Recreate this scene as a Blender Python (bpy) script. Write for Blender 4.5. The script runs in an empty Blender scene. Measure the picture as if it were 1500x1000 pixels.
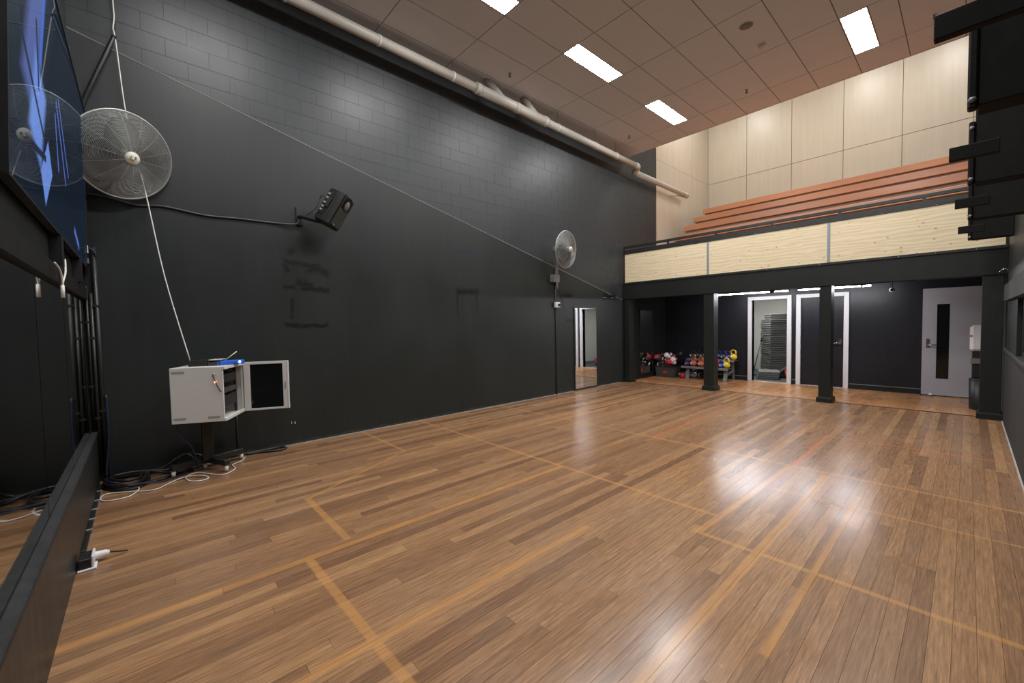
import bpy, bmesh, math, random
from mathutils import Vector, Matrix, Euler
random.seed(7)
SC = bpy.context.scene
COL = SC.collection

# ------------------------------------------------------------------ camera, world, exposure
cam_data = bpy.data.cameras.new('camera')
cam_data.sensor_width = 36.0
cam_data.lens = 602.6 / 1500.0 * 36.0
cam_data.clip_start = 0.02
cam = bpy.data.objects.new('camera', cam_data)
COL.objects.link(cam)
_r = Vector((0.670209, 0.741932, -0.018869)); _u = Vector((-0.017839, 0.041521, 0.998978)); _f = Vector((-0.741958, 0.669188, -0.041063))
cam.matrix_world = Matrix(((_r.x, _u.x, -_f.x, 6.024), (_r.y, _u.y, -_f.y, 0.4225), (_r.z, _u.z, -_f.z, 1.5503), (0, 0, 0, 1)))
SC.camera = cam
CAM = Vector((6.024, 0.4225, 1.5503))
wd = bpy.data.worlds.new('world'); SC.world = wd; wd.use_nodes = True
wd.node_tree.nodes['Background'].inputs[0].default_value = (0.5, 0.52, 0.55, 1)
wd.node_tree.nodes['Background'].inputs[1].default_value = 0.0
SC.view_settings.view_transform = 'Standard'
SC.view_settings.look = 'None'
SC.view_settings.gamma = 1.0
SC.view_settings.use_curve_mapping = False
SC.view_settings.exposure = 1.38
SC.cycles.use_denoising = True
SC.cycles.max_bounces = 8
SC.cycles.diffuse_bounces = 5
SC.cycles.glossy_bounces = 5
SC.cycles.sample_clamp_indirect = 6.0
LIGHT_MAIN = 30.0      # ceiling panel radiance
LIGHT_UPPER = 30.0     # seating area panels
LIGHT_TUBE = 70.0      # tubes under the balcony
LIGHT_STORE = 17.0

# ------------------------------------------------------------------ materials
def new_mat(name):
    m = bpy.data.materials.new(name); m.use_nodes = True
    nt = m.node_tree; b = nt.nodes['Principled BSDF']
    return m, nt, b
def N(nt, t, **kw):
    n = nt.nodes.new(t)
    for k, v in kw.items(): setattr(n, k, v)
    return n
def mix_rgb(nt, fac, a, b, mode='MIX'):
    n = N(nt, 'ShaderNodeMix', data_type='RGBA', blend_type=mode)
    for sock, v in ((n.inputs[0], fac), (n.inputs[6], a), (n.inputs[7], b)):
        if isinstance(v, (int, float)): sock.default_value = v
        elif isinstance(v, (tuple, list)): sock.default_value = (*v[:3], 1)
        else: nt.links.new(v, sock)
    return n.outputs[2]
def math_n(nt, op, a, b=None, c=None):
    n = N(nt, 'ShaderNodeMath', operation=op)
    for i, v in enumerate((a, b, c)):
        if v is None: continue
        if isinstance(v, (int, float)): n.inputs[i].default_value = v
        else: nt.links.new(v, n.inputs[i])
    return n.outputs[0]
def maprange(nt, v, a, b, c, d):
    n = N(nt, 'ShaderNodeMapRange'); nt.links.new(v, n.inputs[0])
    for i, x in enumerate((a, b, c, d)): n.inputs[i + 1].default_value = x
    return n.outputs[0]
def noise(nt, vec, scale, detail=3.0, rough=0.5):
    n = N(nt, 'ShaderNodeTexNoise'); n.inputs['Scale'].default_value = scale
    n.inputs['Detail'].default_value = detail; n.inputs['Roughness'].default_value = rough
    if vec is not None: nt.links.new(vec, n.inputs['Vector'])
    return n.outputs[0]
def position(nt): return N(nt, 'ShaderNodeNewGeometry').outputs['Position']
def scaled(nt, vec, s):
    n = N(nt, 'ShaderNodeMapping'); n.inputs['Scale'].default_value = s; nt.links.new(vec, n.inputs['Vector']); return n.outputs[0]
def bump(nt, b, h, strength=0.1, dist=0.01):
    n = N(nt, 'ShaderNodeBump'); n.inputs['Strength'].default_value = strength; n.inputs['Distance'].default_value = dist
    nt.links.new(h, n.inputs['Height']); nt.links.new(n.outputs[0], b.inputs['Normal'])
def simple(name, c, rough=0.5, metal=0.0, var=0.12, scale=14.0, spec=0.5, bumpy=0.0, obj=True):
    m, nt, b = new_mat(name)
    vec = N(nt, 'ShaderNodeTexCoord').outputs['Object'] if obj else position(nt)
    nz = noise(nt, vec, scale)
    b.inputs['Base Color'].default_value = (*c, 1)
    nt.links.new(mix_rgb(nt, nz, [x * (1 - var) for x in c], [min(1, x * (1 + var)) for x in c]), b.inputs['Base Color'])
    nt.links.new(maprange(nt, nz, 0.2, 0.8, max(0.02, rough * 0.88), min(1, rough * 1.12)), b.inputs['Roughness'])
    b.inputs['Metallic'].default_value = metal
    b.inputs['Specular IOR Level'].default_value = spec
    if bumpy: bump(nt, b, nz, bumpy)
    return m
def emit(name, c, s):
    m, nt, b = new_mat(name)
    b.inputs['Base Color'].default_value = (0.8, 0.8, 0.8, 1)
    b.inputs['Emission Color'].default_value = (*c, 1); b.inputs['Emission Strength'].default_value = s
    return m
def glow_panel(parent, sx, sy, z, mat):
    """downward facing light diffuser"""
    me = bpy.data.meshes.new('diffuser')
    me.from_pydata([(-sx / 2, -sy / 2, z), (-sx / 2, sy / 2, z), (sx / 2, sy / 2, z), (sx / 2, -sy / 2, z)], [], [(0, 1, 2, 3)])
    return link('diffuser', me, mat, parent)
def seg_mask(nt, vec, a, b, hw, feather, ax=(0, 1)):
    """soft mask of a painted strip between 2D points a and b on the plane spanned by two world axes"""
    d = Vector((b[0] - a[0], b[1] - a[1])); L = d.length; d /= L; n = Vector((-d.y, d.x))
    def v3(p):
        r = [0, 0, 0]; r[ax[0]] = p[0]; r[ax[1]] = p[1]; return r
    def dot(p):
        q = N(nt, 'ShaderNodeVectorMath', operation='DOT_PRODUCT'); nt.links.new(vec, q.inputs[0]); q.inputs[1].default_value = v3(p); return q.outputs['Value']
    u = math_n(nt, 'SUBTRACT', dot(d), a[0] * d.x + a[1] * d.y + L / 2)
    v = math_n(nt, 'SUBTRACT', dot(n), a[0] * n.x + a[1] * n.y)
    du = math_n(nt, 'SUBTRACT', math_n(nt, 'ABSOLUTE', u), L / 2)
    dv = math_n(nt, 'SUBTRACT', math_n(nt, 'ABSOLUTE', v), hw)
    return maprange(nt, math_n(nt, 'MAXIMUM', du, dv), -feather, feather, 1.0, 0.0)

def wood_floor(name, tones, rough, lines=None, grey=0.35):
    m, nt, b = new_mat(name)
    P = position(nt)
    t1 = N(nt, 'ShaderNodeAttribute', attribute_type='OBJECT', attribute_name='tint').outputs['Fac']
    t2 = N(nt, 'ShaderNodeAttribute', attribute_type='GEOMETRY', attribute_name='tintg').outputs['Fac']
    tint = math_n(nt, 'ADD', t1, t2)
    off = N(nt, 'ShaderNodeCombineXYZ'); nt.links.new(math_n(nt, 'MULTIPLY', tint, 37.0), off.inputs[1])
    va = N(nt, 'ShaderNodeVectorMath', operation='ADD'); nt.links.new(P, va.inputs[0]); nt.links.new(off.outputs[0], va.inputs[1])
    grain = noise(nt, scaled(nt, va.outputs[0], (55, 2.2, 1)), 1.6, 5, 0.6)
    fine = noise(nt, scaled(nt, va.outputs[0], (240, 9, 1)), 1.0, 3, 0.6)
    ramp = N(nt, 'ShaderNodeValToRGB'); cr = ramp.color_ramp
    cr.interpolation = 'LINEAR'
    for i, (p, c) in enumerate(tones):
        e = cr.elements[i] if i < 2 else cr.elements.new(p)
        e.position = p; e.color = (*c, 1)
    nt.links.new(tint, ramp.inputs[0])
    g = maprange(nt, grain, 0.25, 0.75, 0.6, 1.35)
    c1 = mix_rgb(nt, 1.0, ramp.outputs[0], g, 'MULTIPLY')
    c1 = mix_rgb(nt, 1.0, c1, maprange(nt, fine, 0.3, 0.7, 0.74, 1.22), 'MULTIPLY')
    patch = noise(nt, P, 0.55, 3, 0.6)
    worn = maprange(nt, patch, 0.45, 0.75, 0.0, grey)
    c1 = mix_rgb(nt, worn, c1, (0.27, 0.185, 0.125))
    if lines:
        wear = maprange(nt, noise(nt, P, 3.0, 4, 0.65), 0.2, 0.6, 0.45, 1.0)
        for colr, strength, segs in lines:
            tot = None
            for (a, bb, hw, fe) in segs:
                mk = seg_mask(nt, P, a, bb, hw, fe)
                tot = mk if tot is None else math_n(nt, 'MAXIMUM', tot, mk)
            f = math_n(nt, 'MULTIPLY', math_n(nt, 'MULTIPLY', tot, wear), strength)
            c1 = mix_rgb(nt, f, c1, colr)
    nt.links.new(c1, b.inputs['Base Color'])
    rz = noise(nt, P, 2.2, 4, 0.6)
    nt.links.new(maprange(nt, rz, 0.25, 0.75, rough * 0.8, rough * 1.3), b.inputs['Roughness'])
    b.inputs['Specular IOR Level'].default_value = 0.55
    bump(nt, b, grain, 0.05, 0.004)
    return m

TONES = [(0.0, (0.19, 0.098, 0.05)), (1.0, (0.45, 0.255, 0.115)), (0.2, (0.255, 0.138, 0.068)), (0.5, (0.305, 0.165, 0.078)), (0.8, (0.345, 0.19, 0.09)), (0.95, (0.38, 0.212, 0.098))]
TONES = [(p, (c[0] * 0.91, c[1] * 0.9, c[2] * 0.95)) for p, c in TONES]
FLOOR_LINES = [
    ((0.56, 0.275, 0.085), 0.52, [
        ((0.0, 5.49), (6.4, 5.49), 0.018, 0.008), ((0.0, 3.77), (4.72, 3.77), 0.018, 0.006), ((4.72, 3.41), (6.4, 3.42), 0.02, 0.006),
        ((4.72, 3.39), (4.79, 5.47), 0.026, 0.008), ((3.06, 0.0), (3.09, 3.77), 0.03, 0.006), ((0.0, 2.81), (1.33, 2.81), 0.018, 0.006),
        ((1.33, 2.81), (2.02, 1.5), 0.014, 0.006), ((2.0, 1.49), (3.0, 1.49), 0.026, 0.006), ((3.08, 1.2), (4.7, 1.23), 0.026, 0.006),
        ((5.11, 0.9), (5.11, 5.4), 0.03, 0.006), ((4.08, 0.0), (4.1, 2.9), 0.026, 0.006), ((4.85, 4.69), (6.4, 4.74), 0.012, 0.006),
        ((5.42, 2.5), (5.42, 5.0), 0.02, 0.01),
        ((0.0, 7.09), (1.6, 7.09), 0.014, 0.01), ((1.6, 5.49), (1.6, 7.09), 0.02, 0.012)]),
    ((0.6, 0.15, 0.06), 0.6, [
        ((3.2, 5.49), (3.2, 9.7), 0.018, 0.012), ((4.8, 5.49), (4.8, 7.12), 0.016, 0.012), ((4.8, 7.12), (6.4, 7.12), 0.016, 0.012)]),
]
M_FLOOR = wood_floor('court_boards', TONES, 0.225, FLOOR_LINES)
M_FLOOR2 = wood_floor('recess_boards', [(p, (c[0] * 1.55, c[1] * 1.38, c[2] * 1.15)) for p, c in TONES], 0.27, None, 0.1)

def wall_paint(name, c, rough, stains=None, ax=(1, 2), streak=0.09):
    m, nt, b = new_mat(name)
    P = position(nt)
    big = noise(nt, P, 0.9, 4, 0.6)
    st = noise(nt, scaled(nt, P, (9, 9, 0.5)), 1.5, 3, 0.6)
    col = mix_rgb(nt, big, [x * 0.82 for x in c], [x * 1.2 for x in c])
    col = mix_rgb(nt, 1.0, col, maprange(nt, st, 0.3, 0.7, 1 - streak, 1 + streak), 'MULTIPLY')
    r = maprange(nt, big, 0.3, 0.7, rough * 0.9, rough * 1.12)
    if stains:
        ed = noise(nt, P, 9.0, 4, 0.7)
        wob = N(nt, 'ShaderNodeTexNoise'); wob.inputs['Scale'].default_value = 7.0; nt.links.new(P, wob.inputs['Vector'])
        vs = N(nt, 'ShaderNodeVectorMath', operation='SCALE'); vs.inputs['Scale'].default_value = 0.1
        sub = N(nt, 'ShaderNodeVectorMath', operation='SUBTRACT'); nt.links.new(wob.outputs['Color'], sub.inputs[0]); sub.inputs[1].default_value = (.5, .5, .5)
        nt.links.new(sub.outputs[0], vs.inputs[0])
        vv = N(nt, 'ShaderNodeVectorMath', operation='ADD'); nt.links.new(P, vv.inputs[0]); nt.links.new(vs.outputs[0], vv.inputs[1])
        for colr, strength, segs in stains:
            tot = None
            for (a, bb, hw, fe) in segs:
                mk = seg_mask(nt, vv.outputs[0], a, bb, hw, fe, ax)
                tot = mk if tot is None else math_n(nt, 'MAXIMUM', tot, mk)
            f = math_n(nt, 'MULTIPLY', math_n(nt, 'MULTIPLY', tot, maprange(nt, ed, 0.3, 0.5, 0.55, 1.0)), strength)
            col = mix_rgb(nt, f, col, colr)
    nt.links.new(col, b.inputs['Base Color']); nt.links.new(r, b.inputs['Roughness'])
    b.inputs['Specular IOR Level'].default_value = 0.38
    bump(nt, b, noise(nt, scaled(nt, P, (30, 30, 9)), 2.0, 4, 0.6), 0.06, 0.004)
    return m
BLK = (0.0195, 0.0235, 0.023)
STAINS = [((0.004, 0.005, 0.004), 1.0, [
    ((1.86, 2.44), (2.3, 2.40), 0.025, 0.02), ((2.15, 2.37), (2.42, 2.32), 0.045, 0.03), ((1.86, 2.4), (1.9, 2.3), 0.03, 0.02),
    ((1.84, 2.1), (2.0, 2.1), 0.02, 0.015), ((2.02, 2.18), (2.2, 2.13), 0.04, 0.03), ((2.05, 2.09), (2.42, 2.08), 0.03, 0.015),
    ((1.93, 1.95), (1.93, 1.68), 0.02, 0.02), ((1.84, 1.6), (2.38, 1.59), 0.027, 0.012), ((2.1, 2.75), (2.28, 2.68), 0.1, 0.12), ((1.94, 2.6), (1.95, 2.52), 0.03, 0.03),
    ((4.56, 2.15), (5.06, 2.16), 0.05, 0.03), ((4.58, 2.1), (4.6, 1.7), 0.015, 0.02), ((5.0, 2.1), (5.02, 1.75), 0.01, 0.02),
    ((7.3, 2.16), (7.72, 2.18), 0.05, 0.03), ((7.4, 2.1), (7.42, 1.8), 0.02, 0.03), ((7.5, 1.62), (7.75, 1.62), 0.03, 0.03), ((8.9, 2.2), (9.4, 2.2), 0.05, 0.05)]),
    ((0.012, 0.018, 0.04), 0.7, [((4.56, 2.84), (4.98, 2.88), 0.03, 0.02), ((4.58, 2.52), (4.95, 2.54), 0.02, 0.02)]),
    ((0.09, 0.09, 0.085), 0.5, [((0.2, 0.02), (9.5, 0.02), 0.01, 0.02)])]
M_PLASTER = wall_paint('black_wall_plaster', BLK, 0.42, STAINS)
M_BLOCK = wall_paint('black_block_paint', (0.031, 0.035, 0.0385), 0.42)
M_WALLBLK = wall_paint('black_wall_paint', (0.016, 0.0185, 0.018), 0.42)
M_BEAM = wall_paint('black_beam_paint', (0.0095, 0.012, 0.011), 0.5, streak=0.1)
M_NAVY = wall_paint('blue_black_recess_paint', (0.0135, 0.0145, 0.019), 0.36, streak=0.1)
M_GREYWALL = wall_paint('dark_grey_scuffed_paint', (0.018, 0.019, 0.021), 0.7, streak=0.35)
def cream():
    m, nt, b = new_mat('cream_sheet_panels')
    P = position(nt)
    st = noise(nt, scaled(nt, P, (7, 7, 0.35)), 1.6, 4, 0.65)
    big = noise(nt, P, 0.7, 3, 0.6)
    c = mix_rgb(nt, st, (0.50, 0.445, 0.35), (0.64, 0.585, 0.49))
    c = mix_rgb(nt, maprange(nt, big, 0.5, 0.75, 0, 0.4), c, (0.50, 0.44, 0.38))
    nt.links.new(c, b.inputs['Base Color']); b.inputs['Roughness'].default_value = 0.34
    bump(nt, b, st, 0.05, 0.004)
    return m
M_CREAM = cream()
M_CREAMJ = simple('dark_sheet_joint', (0.16, 0.13, 0.1), 0.8)
def plywood():
    m, nt, b = new_mat('pine_plywood')
    P = position(nt)
    wv = N(nt, 'ShaderNodeTexWave', wave_type='RINGS'); wv.inputs['Scale'].default_value = 3.2; wv.inputs['Distortion'].default_value = 9.0; wv.inputs['Detail'].default_value = 3.0
    nt.links.new(scaled(nt, P, (0.5, 1, 2.6)), wv.inputs['Vector'])
    c = mix_rgb(nt, wv.outputs['Fac'], (0.68, 0.56, 0.36), (0.78, 0.67, 0.47))
    vo = N(nt, 'ShaderNodeTexVoronoi'); vo.inputs['Scale'].default_value = 7.5; nt.links.new(scaled(nt, P, (0.8, 1, 1.3)), vo.inputs['Vector'])
    k = maprange(nt, vo.outputs['Distance'], 0.05, 0.13, 0.8, 0.0)
    c = mix_rgb(nt, k, c, (0.22, 0.12, 0.05))
    nt.links.new(c, b.inputs['Base Color']); b.inputs['Roughness'].default_value = 0.6
    return m
M_PLY = plywood()
def timber(name, a, bcol, rough=0.35):
    m, nt, b = new_mat(name)
    P = position(nt)
    g = noise(nt, scaled(nt, P, (1.5, 40, 40)), 1.5, 4, 0.6)
    big = noise(nt, scaled(nt, P, (0.5, 3, 3)), 1.0, 2)
    c = mix_rgb(nt, g, a, bcol); c = mix_rgb(nt, 1.0, c, maprange(nt, big, 0.3, 0.7, 0.85, 1.15), 'MULTIPLY')
    nt.links.new(c, b.inputs['Base Color']); b.inputs['Roughness'].default_value = rough
    return m
M_SEAT = timber('orange_varnished_timber', (0.46, 0.21, 0.11), (0.60, 0.30, 0.17))
M_RISER = timber('pinkish_riser_board', (0.24, 0.18, 0.15), (0.31, 0.24, 0.2), 0.6)
M_TILE = simple('ceiling_tile', (0.76, 0.79, 0.84), 0.85, var=0.03, scale=3)
M_TBAR = simple('ceiling_grid', (0.24, 0.19, 0.17), 0.6)
M_PVC = simple('grey_pvc_pipe', (0.52, 0.50, 0.45), 0.4, var=0.06)
M_WHITE = simple('white_gloss_paint', (0.7, 0.7, 0.72), 0.35, var=0.04)
M_GREYDOOR = simple('pale_grey_door_paint', (0.40, 0.40, 0.44), 0.4, var=0.03)
M_BLKMET = simple('black_painted_steel', (0.017, 0.019, 0.018), 0.4)
M_BLKPLA = simple('black_plastic', (0.015, 0.015, 0.016), 0.45)
M_DKGREY = simple('dark_grey_plastic', (0.05, 0.052, 0.05), 0.5)
M_STEEL = simple('zinc_steel', (0.55, 0.56, 0.58), 0.3, metal=0.9)
M_CHROME = simple('chrome', (0.75, 0.75, 0.76), 0.15, metal=1.0)
M_CAB = simple('light_grey_powder_coat', (0.64, 0.635, 0.61), 0.45, var=0.03)
M_VENT = simple('vent_slot_grey', (0.24, 0.24, 0.23), 0.6)
M_WCABLE = simple('white_cable', (0.72, 0.70, 0.66), 0.5)
M_BCABLE = simple('black_cable', (0.012, 0.012, 0.013), 0.45)
M_BLUCABLE = simple('blue_cable', (0.012, 0.02, 0.06), 0.5, var=0.95, scale=45)
M_CAGE = simple('grey_fan_wire', (0.42, 0.44, 0.43), 0.35, metal=0.5)
M_BLADE = simple('dark_fan_blade', (0.10, 0.105, 0.10), 0.4)
M_MOTOR = simple('grey_motor_casing', (0.2, 0.2, 0.19), 0.45)
M_HUB = simple('cream_hub_badge', (0.68, 0.65, 0.55), 0.5)
M_LINE = simple('worn_pale_line', (0.2, 0.2, 0.19), 0.7, var=0.4, scale=3, obj=False)
M_DUST = simple('pale_caulk', (0.32, 0.31, 0.29), 0.8, var=0.3, scale=3, obj=False)
M_JOIN = simple('grey_joint_strip', (0.28, 0.31, 0.36), 0.4, metal=0.3)
M_STEP = simple('grey_step_plastic', (0.135, 0.14, 0.135), 0.65)
M_STEP2 = simple('black_step_edge', (0.03, 0.03, 0.032), 0.6)
M_STOREWALL = simple('storage_room_paint', (0.52, 0.53, 0.50), 0.7, var=0.03, scale=2)
M_CARPET = simple('dark_grey_carpet', (0.06, 0.065, 0.075), 0.95, var=0.25, scale=60)
M_RED = simple('red_plastic', (0.5, 0.03, 0.03), 0.4)
M_TRIMBLK = simple('dark_threshold', (0.06, 0.026, 0.018), 0.5)
M_DKGLASS = simple('dark_window_glass', (0.006, 0.008, 0.008), 0.08)
M_OLIVE = simple('dull_olive_pane', (0.3, 0.28, 0.19), 0.3)
M_RIG = simple('matt_black_steel', (0.005, 0.005, 0.0045), 0.75, spec=0.25)
M_RACK = simple('grey_rack_steel', (0.2, 0.21, 0.22), 0.45, metal=0.2)
def mirror_mat(name, c, rough):
    m, nt, b = new_mat(name)
    b.inputs['Base Color'].default_value = (*c, 1); b.inputs['Metallic'].default_value = 1.0
    nz = noise(nt, position(nt), 1.3, 3)
    nt.links.new(maprange(nt, nz, 0.3, 0.7, rough, rough * 1.6), b.inputs['Roughness'])
    return m
M_MIRROR = mirror_mat('silver_mirror', (0.86, 0.87, 0.87), 0.015)
M_MIRRORD = mirror_mat('dusty_mirror', (0.55, 0.56, 0.54), 0.03)
def screen_mat():
    m = bpy.data.materials.new('screen_glass'); m.use_nodes = True; nt = m.node_tree
    for n in list(nt.nodes): nt.nodes.remove(n)
    out = N(nt, 'ShaderNodeOutputMaterial'); add = N(nt, 'ShaderNodeAddShader')
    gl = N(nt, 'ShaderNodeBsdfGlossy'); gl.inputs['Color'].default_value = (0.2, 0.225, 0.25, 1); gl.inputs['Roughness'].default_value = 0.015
    em = N(nt, 'ShaderNodeEmission'); P = position(nt)  # blue picture shown on the screen, drawn as soft emission strips
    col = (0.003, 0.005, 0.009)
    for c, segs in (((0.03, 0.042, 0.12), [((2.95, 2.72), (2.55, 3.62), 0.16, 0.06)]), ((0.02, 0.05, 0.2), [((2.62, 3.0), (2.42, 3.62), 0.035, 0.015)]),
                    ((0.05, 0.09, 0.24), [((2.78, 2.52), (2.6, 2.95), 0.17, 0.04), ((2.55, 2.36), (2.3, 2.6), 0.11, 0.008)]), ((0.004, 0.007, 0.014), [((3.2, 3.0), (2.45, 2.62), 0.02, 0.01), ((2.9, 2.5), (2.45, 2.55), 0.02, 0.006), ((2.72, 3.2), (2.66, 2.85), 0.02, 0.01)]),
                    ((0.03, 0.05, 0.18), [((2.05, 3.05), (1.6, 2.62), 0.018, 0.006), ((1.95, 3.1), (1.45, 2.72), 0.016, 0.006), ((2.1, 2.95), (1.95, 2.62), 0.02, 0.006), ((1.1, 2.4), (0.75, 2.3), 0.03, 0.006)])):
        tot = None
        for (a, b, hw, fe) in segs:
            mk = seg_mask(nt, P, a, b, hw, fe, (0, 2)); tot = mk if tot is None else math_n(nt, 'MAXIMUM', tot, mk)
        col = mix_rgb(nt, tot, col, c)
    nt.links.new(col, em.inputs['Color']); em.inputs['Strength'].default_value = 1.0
    nt.links.new(gl.outputs[0], add.inputs[0]); nt.links.new(em.outputs[0], add.inputs[1]); nt.links.new(add.outputs[0], out.inputs['Surface'])
    m.cycles.emission_sampling = 'NONE'
    return m
M_SCREEN = screen_mat()
M_PANEL = emit('white_diffuser', (1.0, 0.985, 0.97), LIGHT_MAIN)
M_PANELU = emit('white_diffuser_upper', (1.0, 0.97, 0.92), LIGHT_UPPER)
M_TUBE = emit('tube_diffuser', (0.95, 0.95, 1.0), LIGHT_TUBE)
M_STOREL = emit('storage_diffuser', (1.0, 0.98, 0.93), LIGHT_STORE)
for _m in (M_PANEL, M_PANELU, M_STOREL): _m.cycles.emission_sampling = 'FRONT'
M_TUBE.cycles.emission_sampling = 'FRONT'
M_LEDB = emit('blue_led', (0.1, 0.3, 1.0), 4.0)
M_LEDR = emit('red_led', (1.0, 0.15, 0.1), 4.0)

# ------------------------------------------------------------------ helpers
def link(name, mesh, mat, parent=None, loc=None):
    o = bpy.data.objects.new(name, mesh); COL.objects.link(o)
    if mat is not None and not mesh.materials: mesh.materials.append(mat)
    if parent is not None: o.parent = parent
    if loc is not None: o.location = loc
    return o
def tag(o, label=None, cat=None, group=None, kind=None):
    if label: o['label'] = label
    if cat: o['category'] = cat
    if group: o['group'] = group
    if kind: o['kind'] = kind
    return o
def thing(name, label, cat, loc=(0, 0, 0), rot=(0, 0, 0), group=None, kind=None):
    o = bpy.data.objects.new(name, None); COL.objects.link(o)
    o.empty_display_size = 0.1
    o.location = loc
    if isinstance(rot, Matrix): o.rotation_euler = rot.to_euler()
    elif isinstance(rot, (int, float)): o.rotation_euler = (0, 0, rot)
    else: o.rotation_euler = rot
    return tag(o, label, cat, group, kind)
def bm_box(bm, lo, hi, bev=0.0, mtx=None):
    lo = Vector(lo); hi = Vector(hi)
    r = bmesh.ops.create_cube(bm, size=1.0)
    vs = r['verts']
    for v in vs: v.co = Vector((lo[i] + (v.co[i] + 0.5) * (hi[i] - lo[i]) for i in range(3)))
    if bev > 0:
        es = list({e for v in vs for e in v.link_edges})
        rr = bmesh.ops.bevel(bm, geom=es, offset=bev, segments=1, affect='EDGES', profile=0.5)
        vs = list({v for f in rr['faces'] for v in f.verts} | {v for v in vs if v.is_valid})
    if mtx is not None:
        for v in vs: v.co = mtx @ v.co
    return vs
def to_mesh(bm, name, smooth=False):
    bmesh.ops.recalc_face_normals(bm, faces=bm.faces)
    me = bpy.data.meshes.new(name); bm.to_mesh(me); bm.free()
    if smooth:
        for p in me.polygons: p.use_smooth = True
    return me
def boxes(name, lst, mat, parent=None, bev=0.0, off=(0, 0, 0)):
    """one mesh made of boxes [(lo,hi) or (lo,hi,matrix)], shifted by -off"""
    bm = bmesh.new(); off = Vector(off)
    for b in lst:
        bm_box(bm, Vector(b[0]) - off, Vector(b[1]) - off, bev, b[2] if len(b) > 2 else None)
    return link(name, to_mesh(bm, name), mat, parent)
def box(name, lo, hi, mat, parent=None, bev=0.0, off=(0, 0, 0)): return boxes(name, [(lo, hi)], mat, parent, bev, off)
def catmull(pts, sub):
    pts = [Vector(p) for p in pts]
    if len(pts) < 3 or sub < 2: return pts
    out = []
    for i in range(len(pts) - 1):
        p0 = pts[max(i - 1, 0)]; p1 = pts[i]; p2 = pts[i + 1]; p3 = pts[min(i + 2, len(pts) - 1)]
        for k in range(sub):
            t = k / sub
            out.append(0.5 * ((2 * p1) + (p2 - p0) * t + (2 * p0 - 5 * p1 + 4 * p2 - p3) * t * t + (3 * p1 - p0 - 3 * p2 + p3) * t ** 3))
    out.append(pts[-1]); return out
def bm_tube(bm, pts, r, n=8, closed=False, caps=True):
    pts = [Vector(p) for p in pts]
    m = len(pts); rings = []
    up = Vector((0, 0, 1)); prev = None
    for i, p in enumerate(pts):
        if closed: t = (pts[(i + 1) % m] - pts[i - 1]).normalized()
        else: t = (pts[min(i + 1, m - 1)] - pts[max(i - 1, 0)]).normalized()
        if prev is None:
            a = up if abs(t.z) < 0.9 else Vector((1, 0, 0))
            x = t.cross(a).normalized()
        else:
            x = (prev - t * prev.dot(t))
            x = x.normalized() if x.length > 1e-6 else t.orthogonal().normalized()
        prev = x; y = t.cross(x)
        rr = r[i] if isinstance(r, (list, tuple)) else r
        rings.append([bm.verts.new(p + (x * math.cos(2 * math.pi * k / n) + y * math.sin(2 * math.pi * k / n)) * rr) for k in range(n)])
    for i in range(m if closed else m - 1):
        A = rings[i]; B = rings[(i + 1) % m]
        for k in range(n): bm.faces.new((A[k], A[(k + 1) % n], B[(k + 1) % n], B[k]))
    if caps and not closed:
        bm.faces.new(rings[0][::-1]); bm.faces.new(rings[-1])
def tube(name, pts, r, mat, parent=None, n=8, sub=1, closed=False, off=(0, 0, 0)):
    off = Vector(off); bm = bmesh.new()
    P = [Vector(p) - off for p in pts]
    if sub > 1: P = catmull(P, sub)
    bm_tube(bm, P, r, n, closed)
    return link(name, to_mesh(bm, name, True), mat, parent)
def bm_lathe(bm, prof, n=24, mtx=None):
    """profile [(radius, height)] around z"""
    rings = []
    for (r, z) in prof:
        if r < 1e-5: rings.append([bm.verts.new((0, 0, z))])
        else: rings.append([bm.verts.new((r * math.cos(2 * math.pi * k / n), r * math.sin(2 * math.pi * k / n), z)) for k in range(n)])
    for A, B in zip(rings[:-1], rings[1:]):
        for k in range(n):
            a0 = A[k % len(A)]; a1 = A[(k + 1) % len(A)]; b0 = B[k % len(B)]; b1 = B[(k + 1) % len(B)]
            f = []
            for v in (a0, a1, b1, b0):
                if v not in f: f.append(v)
            if len(f) > 2: bm.faces.new(f)
    if mtx is not None:
        for R in rings:
            for v in R: v.co = mtx @ v.co
def lathe(name, prof, mat, parent=None, n=24, mtx=None, smooth=True):
    bm = bmesh.new(); bm_lathe(bm, prof, n, mtx); return link(name, to_mesh(bm, name, smooth), mat, parent)
def prism(name, poly, axis, a, b, mat, parent=None):
    """extrude a 2D polygon along axis ('X': poly in (y,z))"""
    bm = bmesh.new()
    def mk(p, t):
        return {'X': (t, p[0], p[1]), 'Y': (p[0], t, p[1]), 'Z': (p[0], p[1], t)}[axis]
    A = [bm.verts.new(mk(p, a)) for p in poly]; B = [bm.verts.new(mk(p, b)) for p in poly]
    bm.faces.new(A); bm.faces.new(B[::-1])
    for i in range(len(poly)): bm.faces.new((A[i], B[i], B[(i + 1) % len(poly)], A[(i + 1) % len(poly)]))
    return link(name, to_mesh(bm, name), mat, parent)
def frame_z(d):
    """matrix turning z to direction d"""
    return Vector(d).to_track_quat('Z', 'Y').to_matrix().to_4x4()

# ------------------------------------------------------------------ large structure
W, L, ZC = 6.4, 9.75, 5.84
OUT0, OUT1 = 4.57, 2.13

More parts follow.
